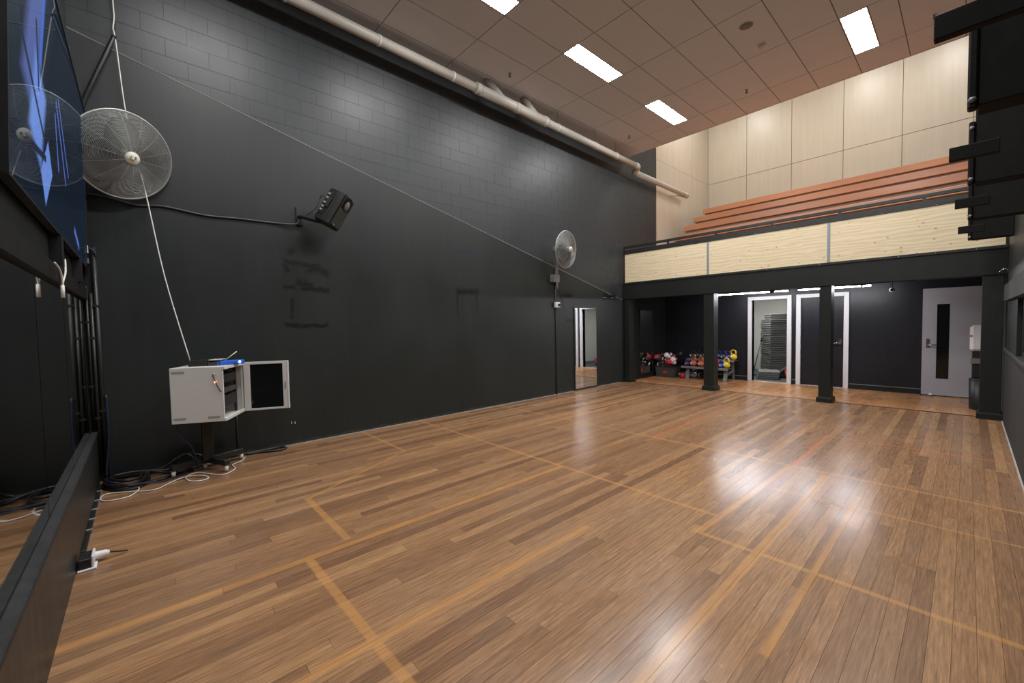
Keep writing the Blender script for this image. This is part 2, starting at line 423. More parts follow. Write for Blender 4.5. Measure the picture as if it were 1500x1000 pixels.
# floor: recessed base, one board per piece
fl = box('floor', (0, 0, -0.2), (W, 9.9, -0.014), M_TRIMBLK)
tag(fl, 'worn brown timber court floor with faded orange line markings', 'floor', kind='structure')
BW = 0.0800
boards = []
nx = int(round(W / BW))
rnd = random.Random(11)
for i in range(nx):
    y = 0.0
    y1 = rnd.uniform(0.5, 2.4)
    while y < 9.9 - 1e-6:
        ye = min(y1, 9.9)
        if 9.9 - ye < 0.35: ye = 9.9
        boards.append((i * BW, (i + 1) * BW, y, ye, rnd.random()))
        y = ye; y1 = y + rnd.choice((1.2, 1.8, 2.1, 2.7, 3.3)) * rnd.uniform(0.85, 1.15)
def seen_size(b):
    c = Vector(((b[0] + b[1]) / 2, (b[2] + b[3]) / 2, 0)) - CAM
    dep = c.dot(_f); lat = c.dot(_r)
    if dep < 0.3: return 0
    if abs(lat / dep) > 1.45: return 0.01 / dep
    return (b[3] - b[2]) / dep ** 2.4
boards.sort(key=seen_size, reverse=True)
bm = bmesh.new(); bm_box(bm, (-0.5, -0.5, -1), (0.5, 0.5, 0))
unit = to_mesh(bm, 'board'); unit.materials.append(M_FLOOR)
G = 0.0006
for (x0, x1, y0, y1, t) in boards[:300]:
    o = bpy.data.objects.new('board', unit); COL.objects.link(o); o.parent = fl
    o.location = ((x0 + x1) / 2, (y0 + y1) / 2, 0); o.scale = (x1 - x0 - 2 * G, y1 - y0 - 2 * G, 0.014)
    o['tint'] = 0.02 + 0.96 * t
vs, fs, tv = [], [], []
for (x0, x1, y0, y1, t) in boards[300:]:
    b0 = len(vs); x0 += G; x1 -= G; y0 += G; y1 -= G
    vs += [(x0, y0, 0), (x1, y0, 0), (x1, y1, 0), (x0, y1, 0), (x0, y0, -.014), (x1, y0, -.014), (x1, y1, -.014), (x0, y1, -.014)]
    fs += [(b0, b0 + 1, b0 + 2, b0 + 3), (b0, b0 + 4, b0 + 5, b0 + 1), (b0 + 1, b0 + 5, b0 + 6, b0 + 2), (b0 + 2, b0 + 6, b0 + 7, b0 + 3), (b0 + 3, b0 + 7, b0 + 4, b0)]
    tv += [0.02 + 0.96 * t] * 8
me = bpy.data.meshes.new('far_boards'); me.from_pydata(vs, [], fs)
at = me.attributes.new('tintg', 'FLOAT', 'POINT'); at.data.foreach_set('value', tv)
tag(link('far_boards', me, M_FLOOR, fl), kind='stuff')

# recess floor and threshold
fr = box('floor_recess', (0, 9.97, -0.2), (W, 12.02, -0.01), M_TRIMBLK)
tag(fr, 'reddish polished timber floor under the balcony', 'floor', kind='structure')
vs, fs, tv = [], [], []
for i in range(int(W / 0.085) + 1):
    x0 = i * 0.085; x1 = min(W, x0 + 0.084); y = 9.97; 
    if x1 - x0 < .01: continue
    while y < 12.02:
        ye = min(12.02, y + rnd.uniform(0.6, 1.9)); b0 = len(vs)
        vs += [(x0, y, 0), (x1, y, 0), (x1, ye - .001, 0), (x0, ye - .001, 0), (x0, y, -.01), (x1, y, -.01), (x1, ye - .001, -.01), (x0, ye - .001, -.01)]
        fs += [(b0, b0 + 1, b0 + 2, b0 + 3), (b0, b0 + 4, b0 + 5, b0 + 1), (b0 + 1, b0 + 5, b0 + 6, b0 + 2), (b0 + 2, b0 + 6, b0 + 7, b0 + 3), (b0 + 3, b0 + 7, b0 + 4, b0)]
        tv += [rnd.uniform(0.3, 0.85)] * 8; y = ye
me = bpy.data.meshes.new('recess_boards'); me.from_pydata(vs, [], fs)
at = me.attributes.new('tintg', 'FLOAT', 'POINT'); at.data.foreach_set('value', tv)
tag(link('recess_boards', me, M_FLOOR2, fr), kind='stuff')
tag(box('trim_1', (0.0, 9.9, -0.2), (W, 9.97, 0.003), M_TRIMBLK), 'dark timber threshold strip between court floor and recess floor', 'trim', kind='structure')

# left wall: core, plaster below the sloping line, painted blocks above it
wl = box('wall_left', (-0.3, -0.25, -0.2), (-0.0068, 11.5, 8.9), M_BLOCK)
tag(wl, 'tall black painted block wall with smooth plaster below a sloping line', 'wall', kind='structure')
def outz(y): return OUT0 + (OUT1 - OUT0) * y / L
prism('plaster', [(0, 0), (9.74, 0), (9.74, outz(9.74)), (0, OUT0)], 'X', -0.021, 0.0, M_PLASTER, wl)
box('recess_plaster', (-0.021, 9.74, 0), (0.0, 12.0, 2.56), M_WALLBLK, wl)
blocks = []
CH, CLn = 0.195, 0.395
k0 = -11
for k in range(k0, 13):
    z0 = 4.60 + k * CH
    if z0 > 6.9: break
    offy = 1.152 if k % 2 == 0 else 1.347
    j0 = -int(offy / CLn) - 1
    for j in range(j0, 29):
        ya = offy + j * CLn; yb = ya + CLn
        ya = max(ya, 0.0); yb = min(yb, 11.5)
        if yb - ya < 0.05: continue
        if yb < 9.74 and z0 + CH < outz(yb) + 0.015: continue
        if ya >= 9.5 and z0 < 2.4: continue
        ztop = 5.84 if yb < 9.9 else 6.9
        if z0 > ztop: continue
        blocks.append((ya, yb, z0, z0 + CH))
blocks.sort(key=lambda b: (Vector((0, (b[0] + b[1]) / 2, b[2])) - CAM).length - 0.0)
blocks = [b for b in blocks]
bm = bmesh.new(); bm_box(bm, (-0.0195, -0.1962, -0.0962), (-0.005, 0.1962, 0.0962), 0.0016)
bmesh_full = to_mesh(bm, 'block'); bmesh_full.materials.append(M_BLOCK)
rest = []
cnt = 0
for b in blocks:
    full = abs(b[1] - b[0] - CLn) < 1e-4
    if cnt < 300:
        o = bpy.data.objects.new('block', bmesh_full); COL.objects.link(o); o.parent = wl
        o.location = (rnd.uniform(-0.0008, 0.0008), (b[0] + b[1]) / 2, (b[2] + b[3]) / 2)
        if not full: o.scale = (1, (b[1] - b[0]) / CLn, 1)
        cnt += 1
    else: rest.append(((-0.0195, b[0] + .0012, b[2] + .0012), (-0.005 + rnd.uniform(-.001, .001), b[1] - .0012, b[3] - .0012)))
if rest: tag(boxes('far_blocks', rest, M_BLOCK, wl), kind='stuff')
dv = Vector((0, L, OUT1 - OUT0)); ang = math.atan2(OUT1 - OUT0, L)
bm = bmesh.new(); bm_box(bm, (-0.018, 0, -0.0055), (0.004, dv.length, 0.0055), 0.002, Matrix.Translation((0, 0, OUT0)) @ Matrix.Rotation(ang, 4, 'X'))
tag(link('trim_2', to_mesh(bm, 'trim'), M_LINE), 'thin pale line sloping down across the tall black wall', 'line', kind='structure')
tag(box('trim_3', (0.0, 1.75, 0.0), (0.012, 9.6, 0.008), M_DUST), 'thin pale strip along the foot of the black wall', 'trim', kind='structure')

# near wall behind the screen, and right wall with window band
tag(box('wall_near', (-0.3, -0.3, -0.2), (W + 0.3, 0.0, 8.9), M_WALLBLK), 'black wall behind the large screen and mirrors', 'wall', kind='structure')
wr = boxes('wall_right', [((W, 0, -0.2), (W + 0.3, 15.3, 1.08)), ((W, 0, 1.74), (W + 0.3, 12.3, 8.9)), ((W, 7.85, 1.08), (W + 0.3, 12.3, 1.74)), ((W, 0, 1.08), (W + 0.3, 2.9, 1.74)), ((W, 12.3, 1.08), (W + 0.3, 15.3, 8.9))], M_WALLBLK)
tag(wr, 'black right hand wall with a low window band', 'wall', kind='structure')
box('lower_lining', (W - 0.012, 0.0, 0.0), (W, 9.74, 1.05), M_GREYWALL, wr)
box('ledge', (W - 0.03, 0.0, 1.05), (W, 9.74, 1.085), M_GREYWALL, wr, 0.004)
box('lintel', (W - 0.05, 0.0, 1.74), (W, 9.3, 1.96), M_GREYWALL, wr, 0.004)
tag(boxes('trim_4', [((W - 0.024, 0.0, 0.0), (W - 0.012, 9.74, 0.008))], M_DUST), 'thin pale strip along the foot of the right wall', 'trim', kind='structure')
w1 = thing('window_1', 'low olive window set in the right wall above the ledge', 'window', (W + 0.06, 5.4, 1.08), kind='structure')
box('pane', (0.0, -2.4, 0.05), (0.012, 2.35, 0.61), M_OLIVE, w1)
boxes('window_frame', [((-0.02, -2.5, 0), (0.05, 2.45, 0.05)), ((-0.02, -2.5, 0.61), (0.05, 2.45, 0.66)), ((-0.02, 2.35, 0.05), (0.05, 2.45, 0.61)), ((-0.02, -2.5, 0.05), (0.05, -2.4, 0.61)), ((-0.02, -0.05, 0.05), (0.05, 0.0, 0.61))], M_BLKMET, w1)
tag(box('wall_behind_window', (W + 0.3, 2.5, 0.8), (W + 0.34, 8.3, 2.0), M_WALLBLK), 'dark wall closing the space behind the low window', 'wall', kind='structure')

# ceiling: grid base plus one tile per piece
ce = box('ceiling', (-0.02, 0.0, ZC + 0.012), (W, 10.0, ZC + 0.3), M_TBAR)
tag(ce, 'suspended ceiling of pale rectangular tiles in a brown grid', 'ceiling', kind='structure')
GX = [0.0, 0.40] + [0.40 + 0.6143 * k for k in range(1, 10)] + [W]
GY = [9.27 - 1.2265 * k for k in range(7, -1, -1)] + [10.0]
GY = [0.0] + [y for y in GY if y > 0.05]
lights_at = []
for j in range(len(GY) - 1):
    for i in range(len(GX) - 1):
        x0, x1, y0, y1 = GX[i], GX[i + 1], GY[j], GY[j + 1]
        lit = (abs(x0 - 1.6286) < 0.03 or abs(x0 - 4.70) < 0.03) and (abs(y1 - 1.911) < 0.03 or abs(y1 - 4.364) < 0.03 or abs(y1 - 6.817) < 0.03 or abs(y1 - 9.27) < 0.03)
        if lit:
            lights_at.append((x0, y0, x1, y1))
            x0 = x0 + 0.315
        g = 0.006
        box('ceiling_tile', (x0 + g, y0 + g, ZC), (x1 - g, y1 - g, ZC + 0.014), M_TILE, ce)
tag(box('trim_5', (0.0, 10.0, ZC - 0.004), (W, 10.02, ZC + 0.3), M_TILE), 'pale edge of the suspended ceiling above the balcony', 'trim', kind='structure')

# upper seating hall shell
tag(box('wall_upper_front', (0, 9.7, ZC + 0.3), (W, 10.0, 8.9), M_CREAM), 'wall above the ceiling edge facing the seating', 'wall', kind='structure')
tag(box('ceiling_upper', (-0.3, 9.7, 8.8), (W + 0.3, 15.3, 9.0), M_TILE), 'higher ceiling above the tiered seating', 'ceiling', kind='structure')
wub = box('wall_upper_back', (-0.3, 15.012, 2.5), (W + 0.3, 15.3, 8.9), M_CREAMJ)
tag(wub, 'cream sheet panelled wall behind the tiered seating', 'wall', kind='structure')
XB = [0.0, 1.2, 2.42, 3.635, 4.82, 6.03, W]
for i in range(len(XB) - 1):
    for z0, z1 in ((3.0, 6.17), (6.17, 8.8)):
        g = 0.006
        box('sheet_panel', (XB[i] + g, 15.0, z0 + g), (XB[i + 1] - g, 15.014, z1 - g), M_CREAM, wub)
wul = box('wall_upper_left', (-0.3, 11.5, 2.2), (-0.012, 15.3, 8.9), M_CREAMJ)
tag(wul, 'cream sheet panelled side wall beyond the black blocks', 'wall', kind='structure')
YB = [11.5, 12.55, 13.77, 15.0]
for i in range(len(YB) - 1):
    for z0, z1 in ((2.56, 6.17), (6.17, 8.8)):
        g = 0.003
        box('sheet_panel', (-0.014, YB[i] + g, z0 + g), (0.0, YB[i + 1] - g, z1 - g), M_CREAM, wul)
box('edge_strip', (-0.014, 11.49, 2.56), (0.006, 11.502, 8.8), M_SEAT, wul)

# recess under the balcony
tag(box('ceiling_recess', (0, 10.0, 2.32), (W, 12.0, 2.56), M_BEAM), 'dark ceiling under the balcony', 'ceiling', kind='structure')
DO1, DO2 = (2.34, 3.11), (3.385, 4.185)
DH = 2.045
wb = boxes('wall_back', [((0, 12.0, -0.2), (DO1[0], 12.14, 2.56)), ((DO1[1], 12.0, -0.2), (DO2[0], 12.14, 2.56)), ((DO2[1], 12.0, -0.2), (W, 12.14, 2.56)),
                         ((DO1[0], 12.0, DH), (DO1[1], 12.14, 2.56)), ((DO2[0], 12.0, DH), (DO2[1], 12.14, 2.56)), ((DO1[0], 12.0, -0.2), (DO1[1], 12.14, -0.002)), ((DO2[0], 12.0, -0.2), (DO2[1], 12.14, -0.002))], M_NAVY)
tag(wb, 'blue black wall under the balcony with doorways', 'wall', kind='structure')
bb = boxes('baseboard_back', [((0.02, 11.98, 0), (2.25, 12.0, 0.1)), ((4.29, 11.98, 0), (5.44, 12.0, 0.1)), ((3.215, 11.98, 0), (3.285, 12.0, 0.1))], M_BEAM)
tag(bb, 'black skirting board along the wall under the balcony', 'baseboard', kind='structure')
boxes('top_edge', [((0.02, 11.972, 0.1), (2.25, 12.0, 0.112)), ((4.29, 11.972, 0.1), (5.44, 12.0, 0.112)), ((3.215, 11.972, 0.1), (3.285, 12.0, 0.112))], M_RACK, bb)
tag(box('baseboard_left', (0.0, 10.06, 0.0), (0.018, 11.98, 0.11), M_BEAM), 'black skirting board on the left side of the recess', 'baseboard', kind='structure')
def door_frame(name, x0, x1, label):
    f = thing(name, label, 'door frame', ((x0 + x1) / 2, 11.95, 0), kind='structure')
    h = (x1 - x0) / 2
    for s in (-1, 1):
        a, b = (h, h + 0.09) if s > 0 else (-h - 0.09, -h)
        box('jamb', (a, -0.0, 0), (b, 0.19, DH + 0.085), M_WHITE, f, 0.004)
    box('head', (-h, 0.0, DH), (h, 0.19, DH + 0.085), M_WHITE, f, 0.004)
    box('sill', (-h, 0.02, 0.0), (h, 0.06, 0.006), M_WHITE, f)
    return f
d1 = door_frame('door_1', DO1[0], DO1[1], 'white framed open doorway showing a stack of grey steps')
d2 = door_frame('door_2', DO2[0], DO2[1], 'white framed dark closed door behind the right hand column')
hw = (DO2[1] - DO2[0]) / 2
box('leaf', (-hw + 0.004, 0.06, 0.008), (hw - 0.004, 0.1, DH - 0.004), M_NAVY, d2)
hd = box('handle_plate', (hw - 0.1, 0.045, 0.97), (hw - 0.045, 0.06, 1.1), M_CHROME, d2, 0.003)
tube('lever', [(hw - 0.07, 0.05, 1.0), (hw - 0.07, 0.005, 1.0), (hw - 0.19, 0.0, 0.998)], 0.01, M_CHROME, hd)

# columns, piers and balcony beam
def column(x0, x1, label, y0=9.78, y1=10.02, plinth=0.03):
    c = thing('column', label, 'column', ((x0 + x1) / 2, (y0 + y1) / 2, 0), kind='structure')
    h = (x1 - x0) / 2; d = (y1 - y0) / 2
    box('shaft', (-h, -d, 0), (h, d, 2.16), M_BEAM, c, 0.004)
    boxes('plinth', [((-h - plinth, -d - plinth, 0), (h + plinth, d + plinth, 0.085)), ((-h - plinth * 0.6, -d - plinth * 0.6, 0.085), (h + plinth * 0.6, d + plinth * 0.6, 0.1))], M_BEAM, c, 0.004)
    return c
column(2.06, 2.28, 'black square column standing between the kettlebells and the open doorway')
column(4.17, 4.35, 'black square column in front of the dark closed door')
column(0.03, 0.17, 'black pier at the left end of the balcony')
column(6.16, 6.37, 'wide black pier at the right end of the balcony')
bal = thing('balcony', 'balcony edge with black beam, pale plywood panels and black handrail', 'balcony', (3.2, 9.75, 2.15))
OB = (3.2, 9.75, 2.15)
box('beam', (0.0, 9.76, 2.15), (W, 10.0, 2.56), M_BEAM, bal, 0.004, OB)
tag(box('floor_balcony', (0.0, 10.0, 2.56), (W, 15.0, 2.6), M_SEAT), 'balcony floor hidden behind the plywood panels', 'floor', kind='structure')
PX = [0.06, 2.165, 4.305, 6.39]
for i in range(3):
    p = box('plywood_panel', (PX[i] + 0.02, 9.752, 2.565), (PX[i + 1] - 0.02, 9.77, 3.295), M_PLY, bal, 0, OB)
for x in PX[1:3]: box('joint_strip', (x - 0.022, 9.746, 2.565), (x + 0.022, 9.772, 3.30), M_JOIN, bal, 0.002, OB)
box('bottom_trim', (0.03, 9.742, 2.525), (W, 9.775, 2.57), M_BLKMET, bal, 0.003, OB)
box('top_channel', (0.03, 9.742, 3.285), (W, 9.79, 3.39), M_BLKMET, bal, 0.003, OB)
boxes('rail', [((0.03, 9.745, 3.44), (W, 9.785, 3.50))], M_BLKMET, bal, 0.006, OB)
for x in (0.06, 1.236, 2.325, 3.392, 4.459, 5.525, 6.35): box('post', (x - 0.02, 9.75, 3.38), (x + 0.02, 9.78, 3.445), M_BLKMET, bal, 0, OB)
sb = bmesh.new(); bm_lathe(sb, [(0.0, 0.004), (0.004, 0.003), (0.006, 0.0)], 8, Matrix.Rotation(math.radians(90), 4, 'X')); scr = to_mesh(sb, 'screw', True); scr.materials.append(M_CHROME)
x = 0.12
while x < 6.35:
    for z in (3.297, 2.548):
        link('screw', scr, None, bal, (x - 3.2, -0.009, z - 2.15))
    x += 0.2133
# tiered timber seating
TR = [(10.75, 3.28), (11.33, 3.65), (11.96, 4.01), (12.55, 4.37), (13.2, 4.73), (13.88, 5.10)]
ordinal = ['lowest hidden behind the handrail', 'second from the bottom', 'third from the bottom', 'third from the top', 'second from the top', 'topmost against the cream wall']
for i, (y, z) in enumerate(TR):
    yn = TR[i + 1][0] if i + 1 < len(TR) else 14.6
    x0 = 0.3
    t = thing('tiered_bench', 'long orange timber seating tier, ' + ordinal[i], 'bench', (3.3, y, z), group='tiered timber seats')
    box('seat_board', (x0 - 3.3, 0.0, -0.15), (3.09, 0.05, 0.0), M_SEAT, t, 0.004)
    box('tread', (x0 - 3.3, 0.05, -0.03), (3.09, yn - y + 0.06, 0.0), M_SEAT, t)
    box('riser', (x0 - 3.26, 0.08, -0.42), (3.09, 0.11, -0.03), M_RISER, t)
    box('support', (x0 - 3.24, 0.11, -z + 2.6), (x0 - 3.18, yn - y, -0.03), M_RISER, t)

# storage room seen through the doorway
sw = boxes('wall_storage', [((1.2, 14.95, -0.2), (4.4, 15.0, 2.5)), ((1.2, 12.14, -0.2), (1.25, 14.95, 2.5)), ((4.35, 12.14, -0.2), (4.4, 14.95, 2.5))], M_STOREWALL)
tag(sw, 'pale grey storage room walls seen through the open doorway', 'wall', kind='structure')
tag(box('floor_storage', (1.25, 12.02, -0.2), (4.35, 14.95, -0.001), M_CARPET), 'dark grey storage room floor beyond the open doorway', 'floor', kind='structure')
tag(box('ceiling_storage', (1.2, 12.14, 2.5), (4.4, 15.0, 2.55), M_STOREWALL), 'storage room ceiling', 'ceiling', kind='structure')
sl = thing('ceiling_light', 'storage room ceiling light hidden above the doorway head', 'ceiling light', (2.2, 13.0, 2.5))
glow_panel(sl, 0.6, 0.6, -0.03, M_STOREL)
box('frame', (-0.33, -0.33, -0.01), (0.33, 0.33, 0.0), M_WHITE, sl)

# ------------------------------------------------------------------ lamps
LAB = {(1, 1): 'white ceiling light over the near left corner, out of view', (4, 1): 'white ceiling light above the camera, out of view', (1, 4): 'white ceiling light cut by the top edge of the picture', (1, 6): 'white ceiling light above the middle of the pipe', (1, 9): 'white ceiling light nearest the balcony on the left',
       (4, 9): 'white ceiling light nearest the balcony on the right', (4, 6): 'white ceiling light over the right half, out of view', (4, 4): 'white ceiling light over the near right, out of view'}
for (x0, y0, x1, y1) in lights_at:
    k = (int(x0), int(y1))
    t = thing('ceiling_light', LAB.get(k, 'white ceiling panel light'), 'ceiling light', (x0 + 0.16, (y0 + y1) / 2, ZC), group='recessed ceiling panel lights')
    h = (y1 - y0) / 2 - 0.006
    glow_panel(t, 0.284, 2 * h - 0.024, 0.0005, M_PANEL)
    box('backing', (-0.142, -h + 0.012, 0.003), (0.142, h - 0.012, 0.009), M_WHITE, t)
    boxes('frame', [((-0.154, -h, -0.002), (-0.142, h, 0.01)), ((0.142, -h, -0.002), (0.154, h, 0.01)), ((-0.142, -h, -0.002), (0.142, -h + 0.012, 0.01)), ((-0.142, h - 0.012, -0.002), (0.142, h, 0.01))], M_WHITE, t)
for i, x in enumerate((0.85, 3.87, 5.7)):
    t = thing('ceiling_light', ('left', 'middle', 'right')[i] + ' light over the tiered seating, hidden above the ceiling edge', 'ceiling light', (x, 12.4, 8.8), group='lights above the seating')
    glow_panel(t, 0.3, 1.2, -0.012, M_PANELU)
    box('frame', (-0.17, -0.62, -0.004), (0.17, 0.62, 0.0), M_WHITE, t)
def batten(x0, x1, gap, label):
    t = thing('tube_light', label, 'tube light', ((x0 + x1) / 2, 10.7, 2.32), group='tube lights under the balcony')
    h = (x1 - x0) / 2; c = (x0 + x1) / 2
    box('housing', (-h - 0.02, -0.05, -0.152), (h + 0.02, 0.05, 0.0), M_BLKMET, t)
    boxes('tube', [((-h, -0.012, -0.17), (gap[0] - c, 0.014, -0.152)), ((gap[1] - c, -0.012, -0.17), (h, 0.014, -0.152))], M_TUBE, t)
    box('clip', (gap[0] - c, -0.026, -0.19), (gap[1] - c, 0.026, -0.148), M_BLKMET, t)
batten(1.9, 3.44, (3.10, 3.2), 'bright tube light in front of the open doorway under the balcony')
batten(3.63, 4.78, (4.64, 4.67), 'bright tube light in front of the dark closed door under the balcony')

# ------------------------------------------------------------------ pipe along the top of the wall
def pipe_z(y): return 5.645 - 0.0188 * (y - 1.0)
X0 = 0.36
pp = thing('drain_pipe', 'pale grey plastic pipe running under the ceiling along the black wall', 'pipe', (X0, 5.0, 5.57))
OP = (X0, 5.0, 5.57)
tube('pipe_run', [(X0, 0.0, pipe_z(0)), (X0, 4.9, pipe_z(4.9))], 0.07, M_PVC, pp, 20, 1, False, OP)
tube('wide_run', [(X0, 4.86, pipe_z(4.9)), (X0, 6.5, pipe_z(6.5))], 0.086, M_PVC, pp, 20, 1, False, OP)
tube('pipe_run', [(X0, 6.45, pipe_z(6.5)), (X0, 9.86, pipe_z(9.86))], 0.07, M_PVC, pp, 20, 1, False, OP)
ze = pipe_z(9.86); zl = ze - 0.075; XL = 0.2
tube('elbow', [(X0, 9.8, ze), (X0, 9.88, ze), (X0 - 0.02, 9.94, ze - 0.01), (X0 - 0.08, 9.98, ze - 0.04), (XL + 0.02, 10.02, zl + 0.008), (XL, 10.08, zl), (XL, 10.16, zl)], 0.077, M_PVC, pp, 20, 3, False, OP)
tube('lower_run', [(XL, 10.1, zl), (XL, 12.85, zl - 0.03)], 0.07, M_PVC, pp, 20, 1, False, OP)
tube('end_cap', [(XL, 12.82, zl - 0.03), (XL, 12.97, zl - 0.032)], 0.079, M_PVC, pp, 20, 1, False, OP)
for y in (4.86, 5.75, 6.52): tube('coupling', [(X0, y - 0.05, pipe_z(y)), (X0, y + 0.05, pipe_z(y))], 0.093, M_PVC, pp, 20, 1, False, OP)
for (y, yt) in ((5.45, 5.1), (6.3, 6.0)):
    tube('branch', [(X0, y + 0.02, pipe_z(y)), (X0 - 0.03, y - 0.14, pipe_z(y) + 0.12), (X0 - 0.08, yt, ZC + 0.02)], 0.066, M_PVC, pp, 16, 1, False, OP)
    tube('collar', [(X0 - 0.034, y - 0.155, pipe_z(y) + 0.13), (X0 - 0.041, y - 0.19, pipe_z(y) + 0.16)], 0.074, M_PVC, pp, 16, 1, False, OP)
for y in (1.9, 3.1, 4.35, 6.9, 8.15, 8.95):
    h = boxes('hanger', [((X0 - 0.008, y - 0.004, pipe_z(y) + 0.06), (X0 + 0.008, y + 0.004, ZC))], M_STEEL, pp, 0, OP)
    tube('strap', [(X0, y - 0.014, pipe_z(y)), (X0, y + 0.014, pipe_z(y))], 0.077, M_WCABLE, pp, 20, 1, False, OP)
tube('wall_bracket', [(0.01, 12.3, zl - 0.12), (0.17, 12.5, zl - 0.11), (0.2, 12.8, zl - 0.11)], 0.012, M_PVC, pp, 8, 1, False, OP)

# ------------------------------------------------------------------ ceiling fittings
def sprinkler(x, y, label):
    t = thing('sprinkler', label, 'sprinkler', (x, y, ZC), group='fire sprinklers in the ceiling')
    lathe('rose', [(0.0, -0.006), (0.03, -0.004), (0.036, 0.0)], M_STEEL, t, 16)
    lathe('head', [(0.0, -0.05), (0.01, -0.05), (0.012, -0.006)], M_MOTOR, t, 10)
    lathe('deflector', [(0.0, -0.056), (0.028, -0.056), (0.026, -0.05), (0.0, -0.05)], M_MOTOR, t, 12)
sprinkler(0.70, 5.29, 'small dark sprinkler above the thick pipe section')
sprinkler(0.72, 8.96, 'small dark sprinkler at the far left near the ceiling edge')
sprinkler(3.18, 9.0, 'small dark sprinkler in the middle of the ceiling near the edge')
sprinkler(5.62, 9.0, 'small dark sprinkler beside the black overhead brackets')
t = thing('ceiling_speaker', 'round flush grey disc in the ceiling tile', 'ceiling speaker', (3.78, 7.16, ZC))
lathe('rim', [(0.105, 0.0), (0.1, -0.008), (0.088, -0.008)], M_TILE, t, 28); lathe('grille', [(0.0, -0.006), (0.088, -0.007), (0.09, 0.0)], M_VENT, t, 28)
t = thing('smoke_detector', 'small round beige smoke detector on the ceiling', 'smoke detector', (3.79, 7.82, ZC))
lathe('base', [(0.0, -0.012), (0.06, -0.012), (0.065, 0.0)], M_HUB, t, 24); lathe('sensor', [(0.0, -0.055), (0.034, -0.052), (0.045, -0.03), (0.045, -0.012)], M_HUB, t, 24)

# ------------------------------------------------------------------ overhead steel brackets on the right wall
on = ['nearest', 'second', 'third', 'fourth', 'farthest']
for i in range(5):
    y = 1.76 + 1.755 * i
    t = thing('overhead_bracket', on[i] + ' black steel overhead bracket in the row on the right wall', 'bracket', (W - 0.003, y, 2.58), group='black overhead brackets on the right wall')
    box('side_plate', (-0.36, 0.0, 0.0), (0.0, 0.16, 0.62), M_RIG, t, 0.004)
    box('edge_flange', (-0.395, -0.015, -0.01), (-0.36, 0.05, 0.47), M_RIG, t, 0.008)
    for z in (0.03, 0.42):
        lathe('bolt', [(0.0, 0.012), (0.012, 0.01), (0.016, 0.0)], M_RACK, t, 6, Matrix.Translation((-0.378, -0.015, z)) @ Matrix.Rotation(math.radians(90), 4, 'X'))
    yb = 0.86
    if y + yb < 9.6: box('cross_bar', (-0.475, yb - 0.02, -0.03), (-0.26, yb + 0.02, 0.055), M_RIG, t, 0.003)
t = thing('wall_hook', 'small curved metal hook on the pier at the far right', 'hook', (6.36, 9.765, 2.18))
tube('hook', [(0.04, -0.0, 0.0), (0.035, -0.03, 0.03), (0.0, -0.04, 0.04), (-0.045, -0.04, 0.0)], 0.007, M_CHROME, t, 8, 4)
box('plate', (0.02, -0.004, -0.03), (0.055, 0.012, 0.03), M_BLKMET, t)

# ------------------------------------------------------------------ screen, mirrors, kick board on the near wall
th = math.atan2(0.056, 1.505)
tv = thing('wall_screen', 'huge black glossy wall screen showing a blue picture, high at the left edge', 'screen', (1.75, 0.03, 2.2), (-th, 0, 0))
box('housing', (-1.66, -0.02, 0.0), (1.66, 0.015, 1.51), M_BLKPLA, tv, 0.004)
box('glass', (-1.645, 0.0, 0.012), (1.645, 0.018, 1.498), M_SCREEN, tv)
boxes('bezel', [((-1.66, 0.012, 0.0), (1.66, 0.024, 0.012)), ((-1.66, 0.012, 1.498), (1.66, 0.024, 1.51)), ((-1.66, 0.012, 0.012), (-1.645, 0.024, 1.498)), ((1.645, 0.012, 0.012), (1.66, 0.024, 1.498))], M_BLKPLA, tv)
t = thing('screen_ledge', 'dark timber batten fixed under the large screen', 'batten', (1.8, 0.0, 1.88))
box('batten', (-1.79, 0.002, 0.0), (2.6, 0.035, 0.12), M_RIG, t, 0.004)
for xx in (0.1, -1.1): box('bracket', (xx, 0.0, 0.12), (xx + 0.1, 0.06, 0.33), M_BLKPLA, t)
t = thing('screen_cable', 'white forked cable hanging below the large screen', 'cable', (2.0, 0.06, 1.88))
tube('left_lead', [(0.37, 0.0, 0.09), (0.16, 0.0, 0.07), (0.08, 0.0, 0.0), (0.09, 0, -0.07)], 0.0055, M_WCABLE, t, 8, 4)
tube('right_lead', [(-0.36, -0.02, 0.2), (-0.1, 0.0, 0.08), (0.06, 0.0, 0.0), (0.085, 0, -0.06)], 0.0055, M_WCABLE, t, 8, 4)
tube('joiner', [(0.085, 0, -0.02), (0.09, 0, -0.1)], 0.0095, M_WCABLE, t, 8)
for i, (a, b) in enumerate(((0.22, 1.55), (1.56, 2.65), (2.66, 3.86), (3.87, 5.0))):
    t = tag(box('wall_mirror', (a, 0.0, 0.02), (b - 0.004, 0.008, 1.88), M_MIRRORD), ['mirror panel beside the room corner below the screen', 'second mirror panel from the room corner below the screen', 'third mirror panel from the room corner below the screen', 'mirror panel farthest from the room corner, mostly out of view'][i], 'mirror', 'mirror panels below the screen')
kb = thing('kick_board', 'long low black board standing along the foot of the mirrors', 'kick board', (3.2, 0.03, 0))
bm = bmesh.new()
bm_box(bm, (-3.14, -0.02, 0.0), (3.19, 0.02, 0.5), 0.003)
link('board', to_mesh(bm, 'board'), wall_paint('scuffed_black_board', (0.024, 0.025, 0.024), 0.4, streak=0.3), kb)
box('top_rail', (-3.14, -0.024, 0.5), (3.19, 0.026, 0.535), M_GREYWALL, kb, 0.006)
box('base_strip', (-3.0, 0.02, 0.0), (-1.3, 0.045, 0.025), M_BLKPLA, kb, 0.004)
for x in (-2.75, -2.45, -2.2, -1.95, -1.7): box('clip', (x - 0.012, 0.02, 0.0), (x + 0.012, 0.055, 0.03), M_VENT, kb)
